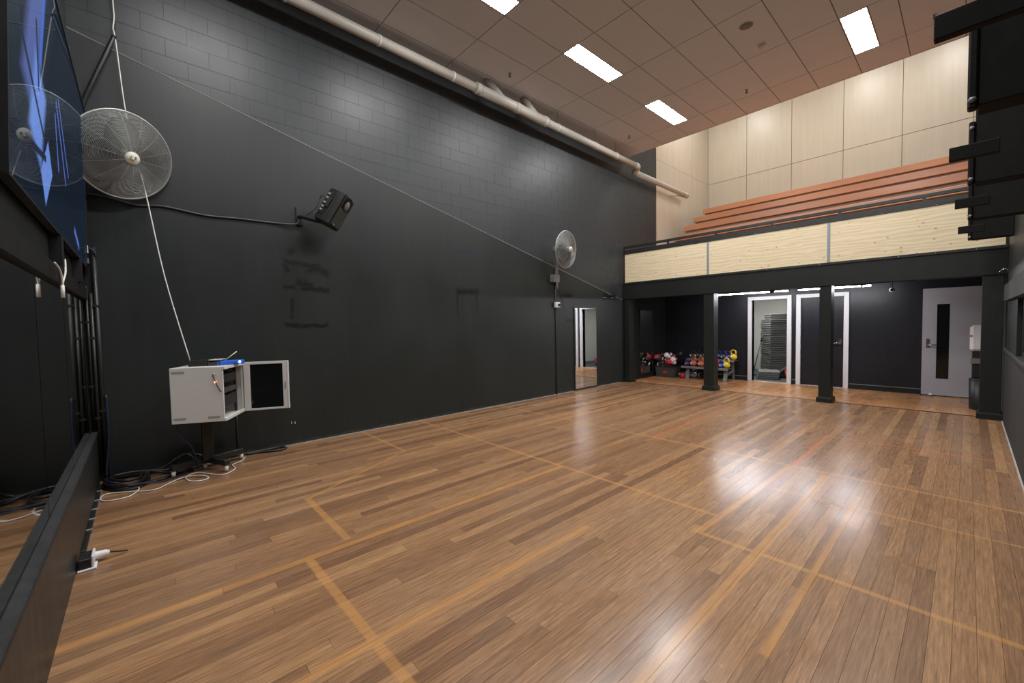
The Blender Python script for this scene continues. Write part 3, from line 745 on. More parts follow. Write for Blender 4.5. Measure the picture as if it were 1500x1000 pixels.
t = thing('floor_outlet', 'black and white power outlet with white plug at the foot of the board', 'power outlet', (2.13, 0.1, 0))
box('box', (-0.07, -0.04, 0.005), (0.07, 0.02, 0.075), M_BLKPLA, t, 0.004)
box('base_plate', (-0.085, -0.045, 0.0), (0.085, 0.045, 0.012), M_WHITE, t, 0.003)
box('face_plate', (-0.07, 0.02, 0.01), (0.07, 0.034, 0.085), M_WHITE, t, 0.004)
lathe('plug', [(0.0, 0.07), (0.012, 0.07), (0.022, 0.05), (0.026, 0.0)], M_WHITE, t, 14, Matrix.Translation((-0.03, 0.034, 0.045)) @ Matrix.Rotation(math.radians(-90), 4, 'X'))
tube('plug_cord', [(-0.03, 0.1, 0.045), (-0.035, 0.15, 0.03), (-0.05, 0.19, 0.012)], 0.006, M_BLKPLA, t, 8, 3)
# conduits in the corner
for i, (y, z0, z1, r) in enumerate(((0.03, 0.56, 2.02, 0.012), (0.062, 0.12, 1.95, 0.016), (0.1, 0.02, 2.42, 0.02))):
    t = thing('conduit', ['thin black conduit in the corner closest to the mirrors', 'middle black conduit in the room corner', 'thick black conduit in the room corner farthest from the mirrors'][i], 'conduit', (0.025, y, z0), group='conduits in the corner')
    tube('pipe', [(0, 0, 0), (0, 0, z1 - z0)], r, M_BLKMET, t, 10)
    boxes('saddle', [((-0.025, -r - 0.006, z - 0.012), (r, r + 0.006, z + 0.012)) for z in (0.3 * (z1 - z0), 0.75 * (z1 - z0))], M_BLKMET, t)
t = thing('fan_pole', 'slim black vertical pole in the corner carrying the large fan', 'pole', (0.03, 0.035, 2.15))
tube('pole', [(0, 0, 0), (0, 0, 1.18)], 0.016, M_BLKMET, t, 10)
for zz in (1.08, 0.1): box('clamp', (-0.03, -0.025, zz), (0.03, 0.03, zz + 0.05), M_RACK, t)
box('white_box', (0.0, 0.0, 0.2), (0.04, 0.03, 0.28), M_WHITE, t, 0.003)
tube('blue_lead', [(0.03, 0.02, 0.24), (0.03, 0.05, 0.25), (0.02, 0.075, 0.2), (0.0, 0.08, 0.14)], 0.006, M_BLUCABLE, t, 8, 4)

# ------------------------------------------------------------------ fans
def make_fan(name, label, cen, axis, R, bulge, rings, spokes):
    t = thing(name, label, 'fan', cen, frame_z(axis).to_3x3(), group='wall fans')
    # local z = forward
    def prof(f): return bulge * (1 - f ** 2.4)
    bm = bmesh.new()
    for i in range(rings):
        f = 0.16 + (1 - 0.16) * i / (rings - 1)
        pts = [(R * f * math.cos(a), R * f * math.sin(a), prof(f)) for a in [2 * math.pi * k / 48 for k in range(48)]]
        bm_tube(bm, pts, 0.0018, 4, True)
    for s in range(spokes):
        a = 2 * math.pi * s / spokes
        bm_tube(bm, [(R * f * math.cos(a), R * f * math.sin(a), prof(f) - 0.003) for f in (0.12, 0.4, 0.7, 0.9, 1.0)], 0.0024, 4)
    link('front_guard', to_mesh(bm, 'front_guard', True), M_CAGE, t)
    bm = bmesh.new()
    for i in range(rings - 6):
        f = 0.25 + 0.75 * i / (rings - 7)
        pts = [(R * f * math.cos(a), R * f * math.sin(a), -0.8 * prof(f)) for a in [2 * math.pi * k / 40 for k in range(40)]]
        bm_tube(bm, pts, 0.0015, 4, True)
    for s in range(8):
        a = 2 * math.pi * (s + 0.5) / 8
        bm_tube(bm, [(R * f * math.cos(a), R * f * math.sin(a), -0.8 * prof(f)) for f in (0.2, 0.5, 0.8, 1.0)], 0.0026, 4)
    link('rear_guard', to_mesh(bm, 'rear_guard', True), M_CAGE, t)
    bm = bmesh.new(); bm_tube(bm, [(R * 1.005 * math.cos(a), R * 1.005 * math.sin(a), 0) for a in [2 * math.pi * k / 64 for k in range(64)]], 0.009, 8, True)
    link('rim', to_mesh(bm, 'rim', True), M_CAGE, t)
    lathe('badge', [(0.0, bulge + 0.01), (R * 0.14, bulge + 0.006), (R * 0.155, bulge - 0.008)], M_HUB, t, 28)
    bm = bmesh.new()
    for s in (-1, 1):
        bm_tube(bm, catmull([(R * 0.035 * s, R * 0.055, bulge + 0.012), (R * 0.06 * s, 0.01 * s, bulge + 0.012), (R * 0.02 * s, -R * 0.02, bulge + 0.012), (-R * 0.015 * s, -R * 0.055, bulge + 0.012)], 4), 0.0035, 5)
    link('badge_mark', to_mesh(bm, 'badge_mark', True), M_MOTOR, t)
    for k in range(3):
        a0 = math.radians(100 + 120 * k)
        bm = bmesh.new(); rows = []
        for j in range(7):
            f = 0.14 + 0.72 * j / 6
            w = 0.14 + 0.24 * math.sin(math.pi * min(1, (j + 1.2) / 7.5))
            rows.append([bm.verts.new((R * f * math.cos(a0 + q * w / max(f, 0.3) * 1.4), R * f * math.sin(a0 + q * w / max(f, 0.3) * 1.4), 0.03 * q * (1.2 - 0.5 * f) * 2)) for q in (-1, -0.33, 0.33, 1)])
        for A, B in zip(rows[:-1], rows[1:]):
            for q in range(3): bm.faces.new((A[q], A[q + 1], B[q + 1], B[q]))
        bmesh.ops.solidify(bm, geom=bm.faces[:], thickness=0.004)
        link('blade', to_mesh(bm, 'blade', True), M_BLADE, t)
    lathe('hub', [(0.0, 0.06), (R * 0.13, 0.055), (R * 0.15, 0.02), (R * 0.15, -0.03), (0, -0.035)], M_MOTOR, t, 24)
    lathe('motor', [(0.0, -0.3), (R * 0.2, -0.28), (R * 0.26, -0.2), (R * 0.27, -0.08), (R * 0.16, -0.05), (0, -0.05)], M_MOTOR, t, 24)
    return t
fx = Vector((0.30, 0.375, 3.32))
ax1 = Vector((0.83, 0.44, -0.33)).normalized()
f1 = make_fan('wall_fan', 'large grey caged fan mounted high in the left corner', fx, ax1, 0.415, 0.14, 38, 14)
inv = f1.matrix_basis.inverted()
tube('mount_arm', [inv @ Vector(p) for p in (fx - ax1 * 0.25, Vector((0.08, 0.12, 3.32)), Vector((0.035, 0.045, 3.25)))], 0.02, M_BLKMET, f1, 8, 3)
fx2 = Vector((0.42, 7.03, 3.08)); ax2 = Vector((0.98, 0.12, -0.1)).normalized()
f2 = make_fan('wall_fan', 'smaller looking pale caged fan on a wall post above the mirror', fx2, ax2, 0.375, 0.12, 30, 12)
inv = f2.matrix_basis.inverted()
tube('mount_arm', [inv @ Vector(p) for p in (fx2 - ax2 * 0.22, Vector((0.14, 7.06, 2.95)), Vector((0.12, 7.08, 2.72)), Vector((0.12, 7.08, 2.28)))], 0.022, M_RACK, f2, 10, 3)
bm = bmesh.new(); bm_box(bm, (0.0, 6.99, 2.44), (0.12, 7.17, 2.6), 0.006)
for v in bm.verts: v.co = inv @ v.co
link('wall_bracket', to_mesh(bm, 'wall_bracket'), M_RACK, f2)
t = thing('conduit', 'slim black conduit running from the floor up to the far fan', 'conduit', (0.012, 7.14, 0.0))
tube('pipe', [(0, 0, 0.0), (0, 0, 2.75)], 0.012, M_BLKMET, t, 8)
boxes('saddle', [((-0.012, -0.025, z - 0.01), (0.014, 0.025, z + 0.01)) for z in (0.3, 1.2, 2.3)], M_BLKMET, t)
t = thing('power_socket', 'small white socket box on the conduit below the far fan', 'power socket', (0.0, 7.14, 1.9))
box('box', (0.024, -0.06, 0.0), (0.08, 0.08, 0.12), M_WHITE, t, 0.006)
box('plug', (0.08, 0.0, 0.03), (0.13, 0.045, 0.08), M_BLKPLA, t, 0.004)
tube('cord', [(0.12, 0.05, 0.06), (0.11, 0.12, 0.12), (0.1, 0.06, 0.3), (0.12, -0.04, 0.42)], 0.005, M_BCABLE, t, 6, 4)
for i, (y, z) in enumerate(((1.868, 0.298), (1.909, 0.291))):
    tag(box('wall_screw', (0.0, y - 0.004, z - 0.016), (0.008, y + 0.004, z + 0.016), M_WCABLE, None, 0.002), ('left' if i == 0 else 'right') + ' of two pale plugs low on the wall beside the open cabinet', 'wall plug')

# ------------------------------------------------------------------ cables on the wall and floor
def cable(label, pts, r, mat, sub=6, name='cable', n=8):
    p0 = Vector(min(pts, key=lambda p: p[2]))
    o = tube(name, pts, r, mat, None, n, sub, False, p0)
    o.location = p0
    return tag(o, label, 'cable')
cable('thin white cable dropping from the ceiling behind the large fan to the cabinet', [(0.05, 0.34, 5.8), (0.05, 0.352, 4.972), (0.05, 0.355, 4.803), (0.06, 0.342, 4.675), (0.08, 0.356, 4.562), (0.12, 0.4, 3.872), (0.14, 0.452, 3.482), (0.2, 0.531, 2.954), (0.36, 0.639, 2.101), (0.52, 0.8, 1.235)], 0.0055, M_WCABLE)
cable('thick black hose curving from the white cable down to the corner pole', [(0.08, 0.347, 4.592), (0.1, 0.262, 4.328), (0.1, 0.168, 4.057), (0.08, 0.095, 3.84), (0.05, 0.056, 3.639), (0.03, 0.036, 3.33)], 0.02, M_BCABLE)
t = cable('black cable clipped along the wall from the corner to the speaker', [(0.02, 0.05, 2.95), (0.02, 0.107, 2.962), (0.015, 0.24, 2.949), (0.015, 0.448, 2.909), (0.015, 0.673, 2.934), (0.015, 1.038, 2.896), (0.015, 1.375, 2.909), (0.015, 1.745, 2.915), (0.04, 2.0, 2.93), (0.05, 2.05, 3.0)], 0.011, M_DKGREY)
Z8 = 0.008
cable('long loose white cable lying on the floor around the trolley castors', [(0.181, 1.301, Z8), (0.319, 1.24, Z8), (0.409, 1.143, Z8), (0.59, 1.14, Z8), (0.72, 1.02, Z8), (0.587, 0.912, Z8), (0.451, 0.842, Z8), (0.45, 0.759, Z8), (0.559, 0.712, Z8), (0.7, 0.742, Z8), (0.766, 0.83, Z8), (0.715, 0.891, Z8), (0.613, 0.844, 0.014), (0.53, 0.722, 0.014), (0.59, 0.595, Z8), (0.725, 0.488, Z8), (0.707, 0.39, Z8), (0.631, 0.293, Z8), (0.547, 0.144, Z8), (0.582, 0.09, Z8), (0.707, 0.09, Z8), (0.784, 0.154, Z8), (0.775, 0.282, Z8), (0.62, 0.348, 0.014), (0.457, 0.319, 0.014), (0.449, 0.277, Z8)], 0.0052, M_WCABLE)
cable('coiled black cable lying on the floor in the left corner', [(0.135, 0.09, 0.012), (0.273, 0.079, 0.012), (0.427, 0.14, 0.012), (0.557, 0.251, 0.012), (0.534, 0.362, 0.012), (0.344, 0.421, 0.012), (0.107, 0.401, 0.012), (0.056, 0.286, 0.014), (0.054, 0.168, 0.02), (0.06, 0.1, 0.03), (0.223, 0.1, 0.034), (0.406, 0.166, 0.034), (0.484, 0.278, 0.034), (0.409, 0.377, 0.034), (0.122, 0.432, 0.02)], 0.016, M_BCABLE)
cable('second turn of black cable lying over the corner coil', [(0.2, 0.12, 0.05), (0.33, 0.1, 0.05), (0.5, 0.2, 0.05), (0.5, 0.33, 0.045), (0.3, 0.4, 0.045), (0.12, 0.36, 0.045), (0.1, 0.2, 0.05), (0.26, 0.14, 0.075), (0.45, 0.24, 0.075), (0.4, 0.36, 0.07), (0.2, 0.37, 0.05), (0.1, 0.5, 0.02), (0.12, 0.64, 0.016)], 0.015, M_BCABLE)
cable('black cable along the wall from the coil to the trolley wheel', [(0.12, 0.15, 0.06), (0.1, 0.3, 0.06), (0.14, 0.45, 0.045), (0.2, 0.56, 0.016), (0.3, 0.66, 0.016), (0.33, 0.8, 0.016)], 0.015, M_BCABLE)
cable('black cable looped against the wall behind the trolley', [(0.05, 0.12, 0.03), (0.05, 0.2, 0.045), (0.05, 0.286, 0.03), (0.07, 0.441, 0.03), (0.07, 0.52, 0.025), (0.07, 0.603, 0.069), (0.07, 0.706, 0.132), (0.07, 0.809, 0.137), (0.07, 0.917, 0.076)], 0.016, M_BCABLE)
cable('black cable running from the corner coil to the trolley base', [(0.23, 0.1, 0.055), (0.441, 0.181, 0.055), (0.565, 0.293, 0.05), (0.445, 0.435, 0.012), (0.425, 0.54, 0.012), (0.366, 0.6, 0.012), (0.25, 0.75, 0.012), (0.19, 0.85, 0.012), (0.18, 0.918, 0.012)], 0.016, M_BCABLE)
cable('black cable loop on the floor along the wall to the right of the trolley', [(0.05, 0.95, 0.014), (0.05, 1.117, 0.014), (0.05, 1.272, 0.014), (0.05, 1.561, 0.014), (0.06, 1.714, 0.014), (0.139, 1.755, 0.014), (0.19, 1.658, 0.014), (0.114, 1.464, 0.014), (0.09, 1.33, 0.014)], 0.016, M_BCABLE)
cable('small upright loop of black cable left of the trolley', [(0.12, 0.699, 0.025), (0.12, 0.676, 0.096), (0.12, 0.721, 0.151), (0.12, 0.788, 0.124), (0.12, 0.819, 0.039)], 0.016, M_BCABLE)
cable('blue and black cable hanging down the room corner', [(0.05, 0.13, 0.9), (0.05, 0.135, 0.556), (0.055, 0.125, 0.366), (0.06, 0.11, 0.209), (0.08, 0.1, 0.06)], 0.009, M_BLUCABLE)
cable('blue cable hanging from the underside of the white cabinet', [(0.64, 0.66, 0.6), (0.62, 0.69, 0.455), (0.56, 0.765, 0.342), (0.5, 0.8, 0.223), (0.36, 0.83, 0.05)], 0.008, M_BLUCABLE)
cable('blue cable lying on the floor from the corner to the trolley', [(0.3, 0.1, 0.07), (0.537, 0.251, 0.062), (0.522, 0.419, 0.03), (0.497, 0.538, 0.01), (0.4, 0.679, 0.01), (0.27, 0.76, 0.01)], 0.008, M_BLUCABLE)

# ------------------------------------------------------------------ trolley with network cabinet
tr = thing('trolley', 'black wheeled stand carrying the white cabinet against the wall', 'trolley', (0.33, 0.93, 0))
OT = (0.33, 0.93, 0)
def bar(name, a, b, w, h, mat, parent, off):
    a = Vector(a) - Vector(off); b = Vector(b) - Vector(off); d = b - a
    bm = bmesh.new(); m = Matrix.Translation(a) @ frame_z(d)
    bm_box(bm, (-w / 2, -h / 2, 0), (w / 2, h / 2, d.length), 0.004, m)
    return link(name, to_mesh(bm, name), mat, parent)
bar('base_beam', (0.42, 0.60, 0.1), (0.2, 1.27, 0.1), 0.06, 0.06, M_BLKMET, tr, OT)
bar('base_leg', (0.3, 0.93, 0.1), (0.62, 1.07, 0.1), 0.06, 0.06, M_BLKMET, tr, OT)
box('post', (0.28, 0.88, 0.1), (0.38, 0.98, 0.61), M_BLKMET, tr, 0.004, OT)
tube('side_tube', [(0.12, 1.24, 0.1), (0.12, 1.24, 0.62)], 0.014, M_BLKMET, tr, 8, 1, False, OT)
boxes('top_plate', [((0.12, 0.75, 0.585), (0.62, 1.15, 0.608))], M_BLKMET, tr, 0, OT)
for (x, y) in ((0.6, 1.06), (0.2, 1.26), (0.41, 0.62), (0.3, 0.9)):
    c = lathe('castor', [(0.0, -0.016), (0.03, -0.016), (0.034, -0.008), (0.034, 0.008), (0.03, 0.016), (0.0, 0.016)], M_HUB, tr, 16, Matrix.Translation((x - OT[0], y - OT[1], 0.0345)) @ Matrix.Rotation(math.radians(90), 4, 'X'))
    box('fork', (x - 0.014, y - 0.022, 0.035), (x + 0.014, y + 0.022, 0.075), M_STEEL, c, 0.002, OT)
a_dir = Vector((0.45, 0.893, 0)); b_dir = Vector((-0.893, 0.45, 0))
rz = math.atan2(a_dir.y, a_dir.x)       # local x = towards the door opening, local y = away from camera side
CB = thing('network_cabinet', 'white metal equipment cabinet with open glass door on the trolley', 'cabinet', (0.68, 0.617, 0.61), rz)
D, Wd, H = 0.455, 0.535, 0.565
box('side_panel', (0.0, 0.0, 0.0), (D, 0.012, H), M_CAB, CB, 0.003)
box('side_panel', (0.0, Wd - 0.012, 0.0), (D, Wd, H), M_CAB, CB, 0.003)
box('back_panel', (0.0, 0.012, 0.0), (0.012, Wd - 0.012, H), M_CAB, CB)
box('top_panel', (0.0, 0.012, H - 0.014), (D, Wd - 0.012, H), M_CAB, CB)
box('bottom_panel', (0.0, 0.012, 0.0), (D, Wd - 0.012, 0.014), M_CAB, CB)
boxes('front_frame', [((D, 0.0, 0.0), (D + 0.03, Wd, 0.03)), ((D, 0.0, H - 0.03), (D + 0.03, Wd, H)), ((D, 0.0, 0.03), (D + 0.01, 0.02, H - 0.03)), ((D, Wd - 0.02, 0.03), (D + 0.02, Wd, H - 0.03))], M_CAB, CB, 0.002)
for (x, z) in ((0.02, H - 0.06), (0.02, 0.035), (D - 0.135, 0.035)):
    tag(boxes('vent_slots', [((x + k * 0.009, -0.0015, z), (x + k * 0.009 + 0.0055, 0.004, z + 0.024)) for k in range(12)], M_VENT, CB), kind='stuff')
boxes('rack_rail', [((D - 0.06, 0.03, 0.02), (D - 0.04, 0.06, H - 0.02)), ((D - 0.06, Wd - 0.06, 0.02), (D - 0.04, Wd - 0.03, H - 0.02))], M_BLKMET, CB)
for z, h, m in ((0.38, 0.09, M_BLKPLA), (0.27, 0.05, M_DKGREY), (0.12, 0.12, M_BLKPLA)):
    e = box('rack_unit', (0.05, 0.06, z), (D - 0.03, Wd - 0.06, z + h), m, CB, 0.003)
    box('status_light', (D - 0.032, 0.1, z + h * 0.5), (D - 0.028, 0.112, z + h * 0.5 + 0.01), M_LEDR if h < 0.06 else M_PVC, e)
lathe('key_lock', [(0.0, 0.012), (0.01, 0.012), (0.012, 0.0)], M_CHROME, CB, 12, Matrix.Translation((D - 0.07, -0.001, H - 0.08)) @ Matrix.Rotation(math.radians(90), 4, 'X'))
tube('side_lead', [(D - 0.075, -0.012, H - 0.09), (D - 0.05, -0.012, H - 0.16), (D - 0.02, -0.008, H - 0.24), (D + 0.02, 0.03, H - 0.3)], 0.004, M_BCABLE, CB, 6, 4)
box('indicator', (D - 0.066, -0.004, H - 0.165), (D - 0.052, 0.002, H - 0.15), M_LEDR, CB)
door_dir = Vector((0.40 - 0.2, 1.679 - 1.21, 0)).normalized()
ang = math.atan2(door_dir.y, door_dir.x) - rz
dm = Matrix.Translation((D + 0.03, Wd - 0.01, 0)) @ Matrix.Rotation(ang, 4, 'Z')
bm = bmesh.new(); DL = 0.45
for b in (((0.0, -0.012, 0.0), (0.065, 0.012, H)), ((DL - 0.05, -0.012, 0.0), (DL, 0.012, H)), ((0.065, -0.012, 0.0), (DL - 0.05, 0.012, 0.022)), ((0.065, -0.012, H - 0.03), (DL - 0.05, 0.012, H))): bm_box(bm, b[0], b[1], 0.002, dm)
dr = link('door', to_mesh(bm, 'door'), M_CAB, CB)
bm = bmesh.new(); bm_box(bm, (0.065, -0.003, 0.022), (DL - 0.05, 0.003, H - 0.03), 0, dm); link('glass_pane', to_mesh(bm, 'glass_pane'), M_DKGLASS, dr)
bm = bmesh.new(); bm_box(bm, (DL - 0.03, -0.02, 0.24), (DL - 0.018, -0.012, 0.32), 0.002, dm); link('latch', to_mesh(bm, 'latch'), M_VENT, dr)
bm = bmesh.new(); bm_box(bm, (DL, -0.02, 0.0), (DL + 0.014, 0.012, H), 0.002, dm); link('edge_strip', to_mesh(bm, 'edge_strip'), M_WHITE, dr)
top = CB.matrix_basis
def on_cab(lx, ly): return top @ Vector((lx, ly, H))
t = thing('router', 'small black box with leads on top of the white cabinet', 'router', on_cab(0.2, 0.22), rz)
box('case', (-0.1, -0.07, 0.002), (0.07, 0.08, 0.062), M_BLKPLA, t, 0.004); boxes('ports', [((0.07, -0.05, 0.015), (0.073, -0.02, 0.04)), ((0.07, 0.0, 0.015), (0.073, 0.03, 0.04))], M_RACK, t)
t = thing('audio_device', 'dark device with a pale lid between the black box and blue device', 'device', on_cab(0.33, 0.22), rz)
box('case', (-0.045, -0.07, 0.002), (0.06, 0.08, 0.04), M_DKGREY, t, 0.003); box('lid', (-0.04, -0.08, 0.058), (0.07, 0.08, 0.066), M_PVC, t, 0.002); box('foot', (-0.04, -0.07, 0.04), (-0.03, 0.07, 0.058), M_BLKPLA, t); box('foot', (0.05, -0.07, 0.04), (0.06, 0.07, 0.058), M_BLKPLA, t)
t = thing('modem', 'bright blue network device on the front of the white cabinet top', 'modem', on_cab(0.41, 0.3), rz - 0.9)
box('case', (-0.02, -0.13, 0.002), (0.1, 0.13, 0.045), simple('blue_device_plastic', (0.02, 0.12, 0.6), 0.3), t, 0.006)
lathe('lamp', [(0.0, 0.008), (0.012, 0.004), (0.014, 0.0)], M_LEDB, t, 12, Matrix.Translation((0.1, 0.08, 0.026)) @ Matrix.Rotation(math.radians(90), 4, 'Y'))
tube('aerial', [(0.06, -0.05, 0.045), (0.09, 0.06, 0.14)], 0.005, M_HUB, t, 6)

# ------------------------------------------------------------------ wall speaker
sn = Vector((0.62, 0.62, -0.48)).normalized(); su = Vector((0.25, 0.45, 0.86)); su = (su - sn * su.dot(sn)).normalized(); ss = sn.cross(su)
Rm = Matrix(((ss.x, sn.x, su.x), (ss.y, sn.y, su.y), (ss.z, sn.z, su.z)))
SP = Vector((0.42, 2.375, 3.1)); SS = 1.14
sp = thing('wall_speaker', 'dark grey loudspeaker tilted down on a wall bracket above the stains', 'speaker', SP, Rm)
sp.scale = (SS, SS, SS)
# local: x = side, y = front, z = up
bm = bmesh.new()
pr = [(-0.125, 0.11), (0.125, 0.11), (0.125, 0.02), (0.085, -0.12), (-0.085, -0.12), (-0.125, 0.02)]
A = [bm.verts.new((p[0], p[1], -0.2)) for p in pr]; B = [bm.verts.new((p[0], p[1], 0.2)) for p in pr]
bm.faces.new(A); bm.faces.new(B)
for i in range(6): bm.faces.new((A[i], A[(i + 1) % 6], B[(i + 1) % 6], B[i]))
bmesh.ops.bevel(bm, geom=bm.edges[:], offset=0.016, segments=2, affect='EDGES')
link('cabinet', to_mesh(bm, 'cabinet'), simple('dark_speaker_shell', (0.016, 0.017, 0.016), 0.45), sp)
box('grille', (-0.105, 0.105, -0.18), (0.105, 0.117, 0.045), M_DKGREY, sp, 0.008)
lathe('horn', [(0.0, 0.0), (0.03, 0.004), (0.075, 0.022), (0.085, 0.022)], M_BLKPLA, sp, 24, Matrix.Translation((0, 0.098, 0.115)) @ Matrix.Rotation(math.radians(-90), 4, 'X'))
box('horn_plate', (-0.105, 0.105, 0.055), (0.105, 0.113, 0.182), M_BLKPLA, sp, 0.006)
lathe('throat', [(0.0, 0.006), (0.045, 0.0), (0.05, -0.004)], M_MOTOR, sp, 20, Matrix.Translation((0.0, 0.118, 0.105)) @ Matrix.Rotation(math.radians(-90), 4, 'X'))
lathe('badge', [(0.0, 0.003), (0.011, 0.003), (0.012, 0.0)], M_CHROME, sp, 14, Matrix.Translation((0.06, 0.117, -0.165)) @ Matrix.Rotation(math.radians(-90), 4, 'X'))
for s in (-1, 1): boxes('handle', [((s * 0.118, -0.03, -0.03), (s * 0.13, -0.01, 0.08)), ((s * 0.112, -0.06, -0.03), (s * 0.12, -0.03, 0.09))], M_BLKPLA, sp, 0.002)
boxes('input_panel', [((0.098, -0.09, -0.12), (0.112, -0.04, 0.15))], M_BLKMET, sp, 0.003)
for z in (-0.09, -0.05, 0.0, 0.06, 0.11): box('connector', (0.108, -0.085, z), (0.122, -0.055, z + 0.022), M_VENT, sp, 0.002)
iv = Matrix.Translation(SP) @ Rm.to_4x4() @ Matrix.Scale(SS, 4); iv = iv.inverted()
def sloc(*p): return iv @ Vector(p)
pb = SP - su * 0.19 - sn * 0.07
tube('bracket_arm', [sloc(0.03, 2.06, 3.04), sloc(0.12, 2.07, 3.02), sloc(*(pb - su * 0.03)), sloc(*(pb + sn * 0.08 - su * 0.02))], 0.024, M_BLKMET, sp, 8, 1)
bm = bmesh.new()
bm_box(bm, (0.0, 2.02, 2.93), (0.025, 2.1, 3.17), 0.004)
for v in bm.verts: v.co = iv @ v.co
link('wall_plate', to_mesh(bm, 'wall_plate'), M_BLKMET, sp)
tube('lead', [sloc(*(SP - sn * 0.12 + su * 0.08 + ss * 0.05)), sloc(*(SP - sn * 0.24 + su * 0.08)), sloc(*(SP - sn * 0.22 - su * 0.1)), sloc(0.06, 2.06, 3.0)], 0.004, M_BCABLE, sp, 6, 6)

# ------------------------------------------------------------------ tall mirrors on the left wall
def wmirror(y0, y1, z0, z1, label):
    t = thing('wall_mirror', label, 'mirror', (0.0, (y0 + y1) / 2, z0))
    h = (y1 - y0) / 2
    box('glass', (0.004, -h, 0.0), (0.014, h, z1 - z0), M_MIRROR, t)
    boxes('frame', [((0.0, -h - 0.025, -0.025), (0.02, -h, z1 - z0 + 0.025)), ((0.0, h, -0.025), (0.02, h + 0.025, z1 - z0 + 0.025)), ((0.0, -h, z1 - z0), (0.02, h, z1 - z0 + 0.025)), ((0.0, -h, -0.025), (0.02, h, 0.0))], M_BLKMET, t)
wmirror(7.78, 8.6, 0.045, 1.9, 'tall narrow mirror on the black wall below the far fan')
wmirror(10.58, 11.23, 0.14, 1.87, 'tall dark mirror on the side wall under the balcony')
for i, (y, z) in enumerate(((9.0, 2.24), (9.32, 2.24))):
    t = thing('wall_clamp', ('left' if i == 0 else 'right') + ' dark clamp on the wall just below the balcony end', 'clamp', (0.0, y, z))
    box('plate', (0.0, -0.05, -0.06), (0.015, 0.05, 0.06), M_BLKMET, t, 0.003); box('jaw', (0.015, -0.02, -0.03), (0.09, 0.03, 0.03), M_BLKMET, t, 0.004); box('foot', (0.0, -0.12, -0.075), (0.02, 0.05, -0.06), M_RACK, t, 0.002)

# ------------------------------------------------------------------ pale door, dispenser, bin, camera at the right of the recess
d3 = thing('door_3', 'pale grey door with a tall narrow black glass panel', 'door', (5.42, 11.95, 0.0), kind='structure')
box('leaf', (0.0, -0.025, 0.015), (0.2, 0.02, 2.1), M_GREYDOOR, d3); boxes('leaf_face', [((0.2, -0.025, 0.015), (0.37, 0.02, 0.34)), ((0.2, -0.025, 1.79), (0.37, 0.02, 2.1)), ((0.37, -0.025, 0.015), (0.9, 0.02, 2.1))], M_GREYDOOR, d3)
box('glass_panel', (0.2, -0.012, 0.34), (0.37, 0.005, 1.79), M_DKGLASS, d3)
h3 = box('handle_plate', (0.055, -0.036, 0.94), (0.105, -0.025, 1.12), M_CHROME, d3, 0.003)
tube('lever', [(0.08, -0.03, 1.0), (0.08, -0.075, 1.0), (0.2, -0.08, 0.998)], 0.01, M_CHROME, h3, 8)
t = thing('door_stop', 'small white door stop on the floor at the foot of the pale door', 'door stop', (5.56, 11.86, 0.0))
box('base', (-0.03, -0.02, 0.0), (0.03, 0.05, 0.012), M_BLKPLA, t, 0.002); lathe('buffer', [(0.0, 0.055), (0.03, 0.05), (0.034, 0.012), (0.0, 0.012)], M_WHITE, t, 16); tube('cord', [(-0.02, 0.0, 0.02), (-0.1, 0.03, 0.008), (-0.16, 0.02, 0.008)], 0.007, M_BLUCABLE, t, 6, 4)
t = thing('wipe_dispenser', 'white rounded dispenser with a red button on a black stand beside the pale door', 'dispenser', (6.15, 10.7, 0.52))
bm = bmesh.new(); bm_box(bm, (-0.1, -0.09, 0.44), (0.12, 0.09, 0.88), 0.04); link('cover', to_mesh(bm, 'cover', False), M_WHITE, t)
lathe('button', [(0.0, 0.012), (0.014, 0.01), (0.016, 0.0)], M_RED, t, 12, Matrix.Translation((-0.085, -0.088, 0.7)) @ Matrix.Rotation(math.radians(90), 4, 'X'))
box('stand', (-0.07, -0.06, 0.0), (0.1, 0.06, 0.46), M_BLKPLA, t, 0.01)
box('tray', (-0.085, -0.08, 0.24), (0.1, -0.06, 0.33), M_STEEL, t, 0.004)
t = thing('waste_bin', 'dark slim bin standing under the white dispenser', 'bin', (6.16, 10.7, 0.0))
lathe('body', [(0.0, 0.0), (0.1, 0.0), (0.105, 0.02), (0.11, 0.49), (0.0, 0.49)], M_BLKPLA, t, 24)
lathe('rim', [(0.112, 0.485), (0.115, 0.5), (0.1, 0.515), (0.0, 0.515)], M_BLKPLA, t, 24)
t = thing('security_camera', 'small round black and white camera hanging below the balcony ceiling', 'camera', (5.05, 11.0, 2.32))
tube('stem', [(0, 0, 0), (0, 0, -0.2)], 0.012, M_BLKMET, t, 8)
lathe('body', [(0.0, 0.06), (0.03, 0.05), (0.042, 0.01), (0.042, -0.05), (0.0, -0.055)], M_WHITE, t, 18, Matrix.Translation((0, 0, -0.25)) @ Matrix.Rotation(math.radians(90), 4, 'X'))
lathe('lens', [(0.0, 0.068), (0.018, 0.064), (0.026, 0.052)], M_DKGLASS, t, 16, Matrix.Translation((0, 0, -0.25)) @ Matrix.Rotation(math.radians(90), 4, 'X'))

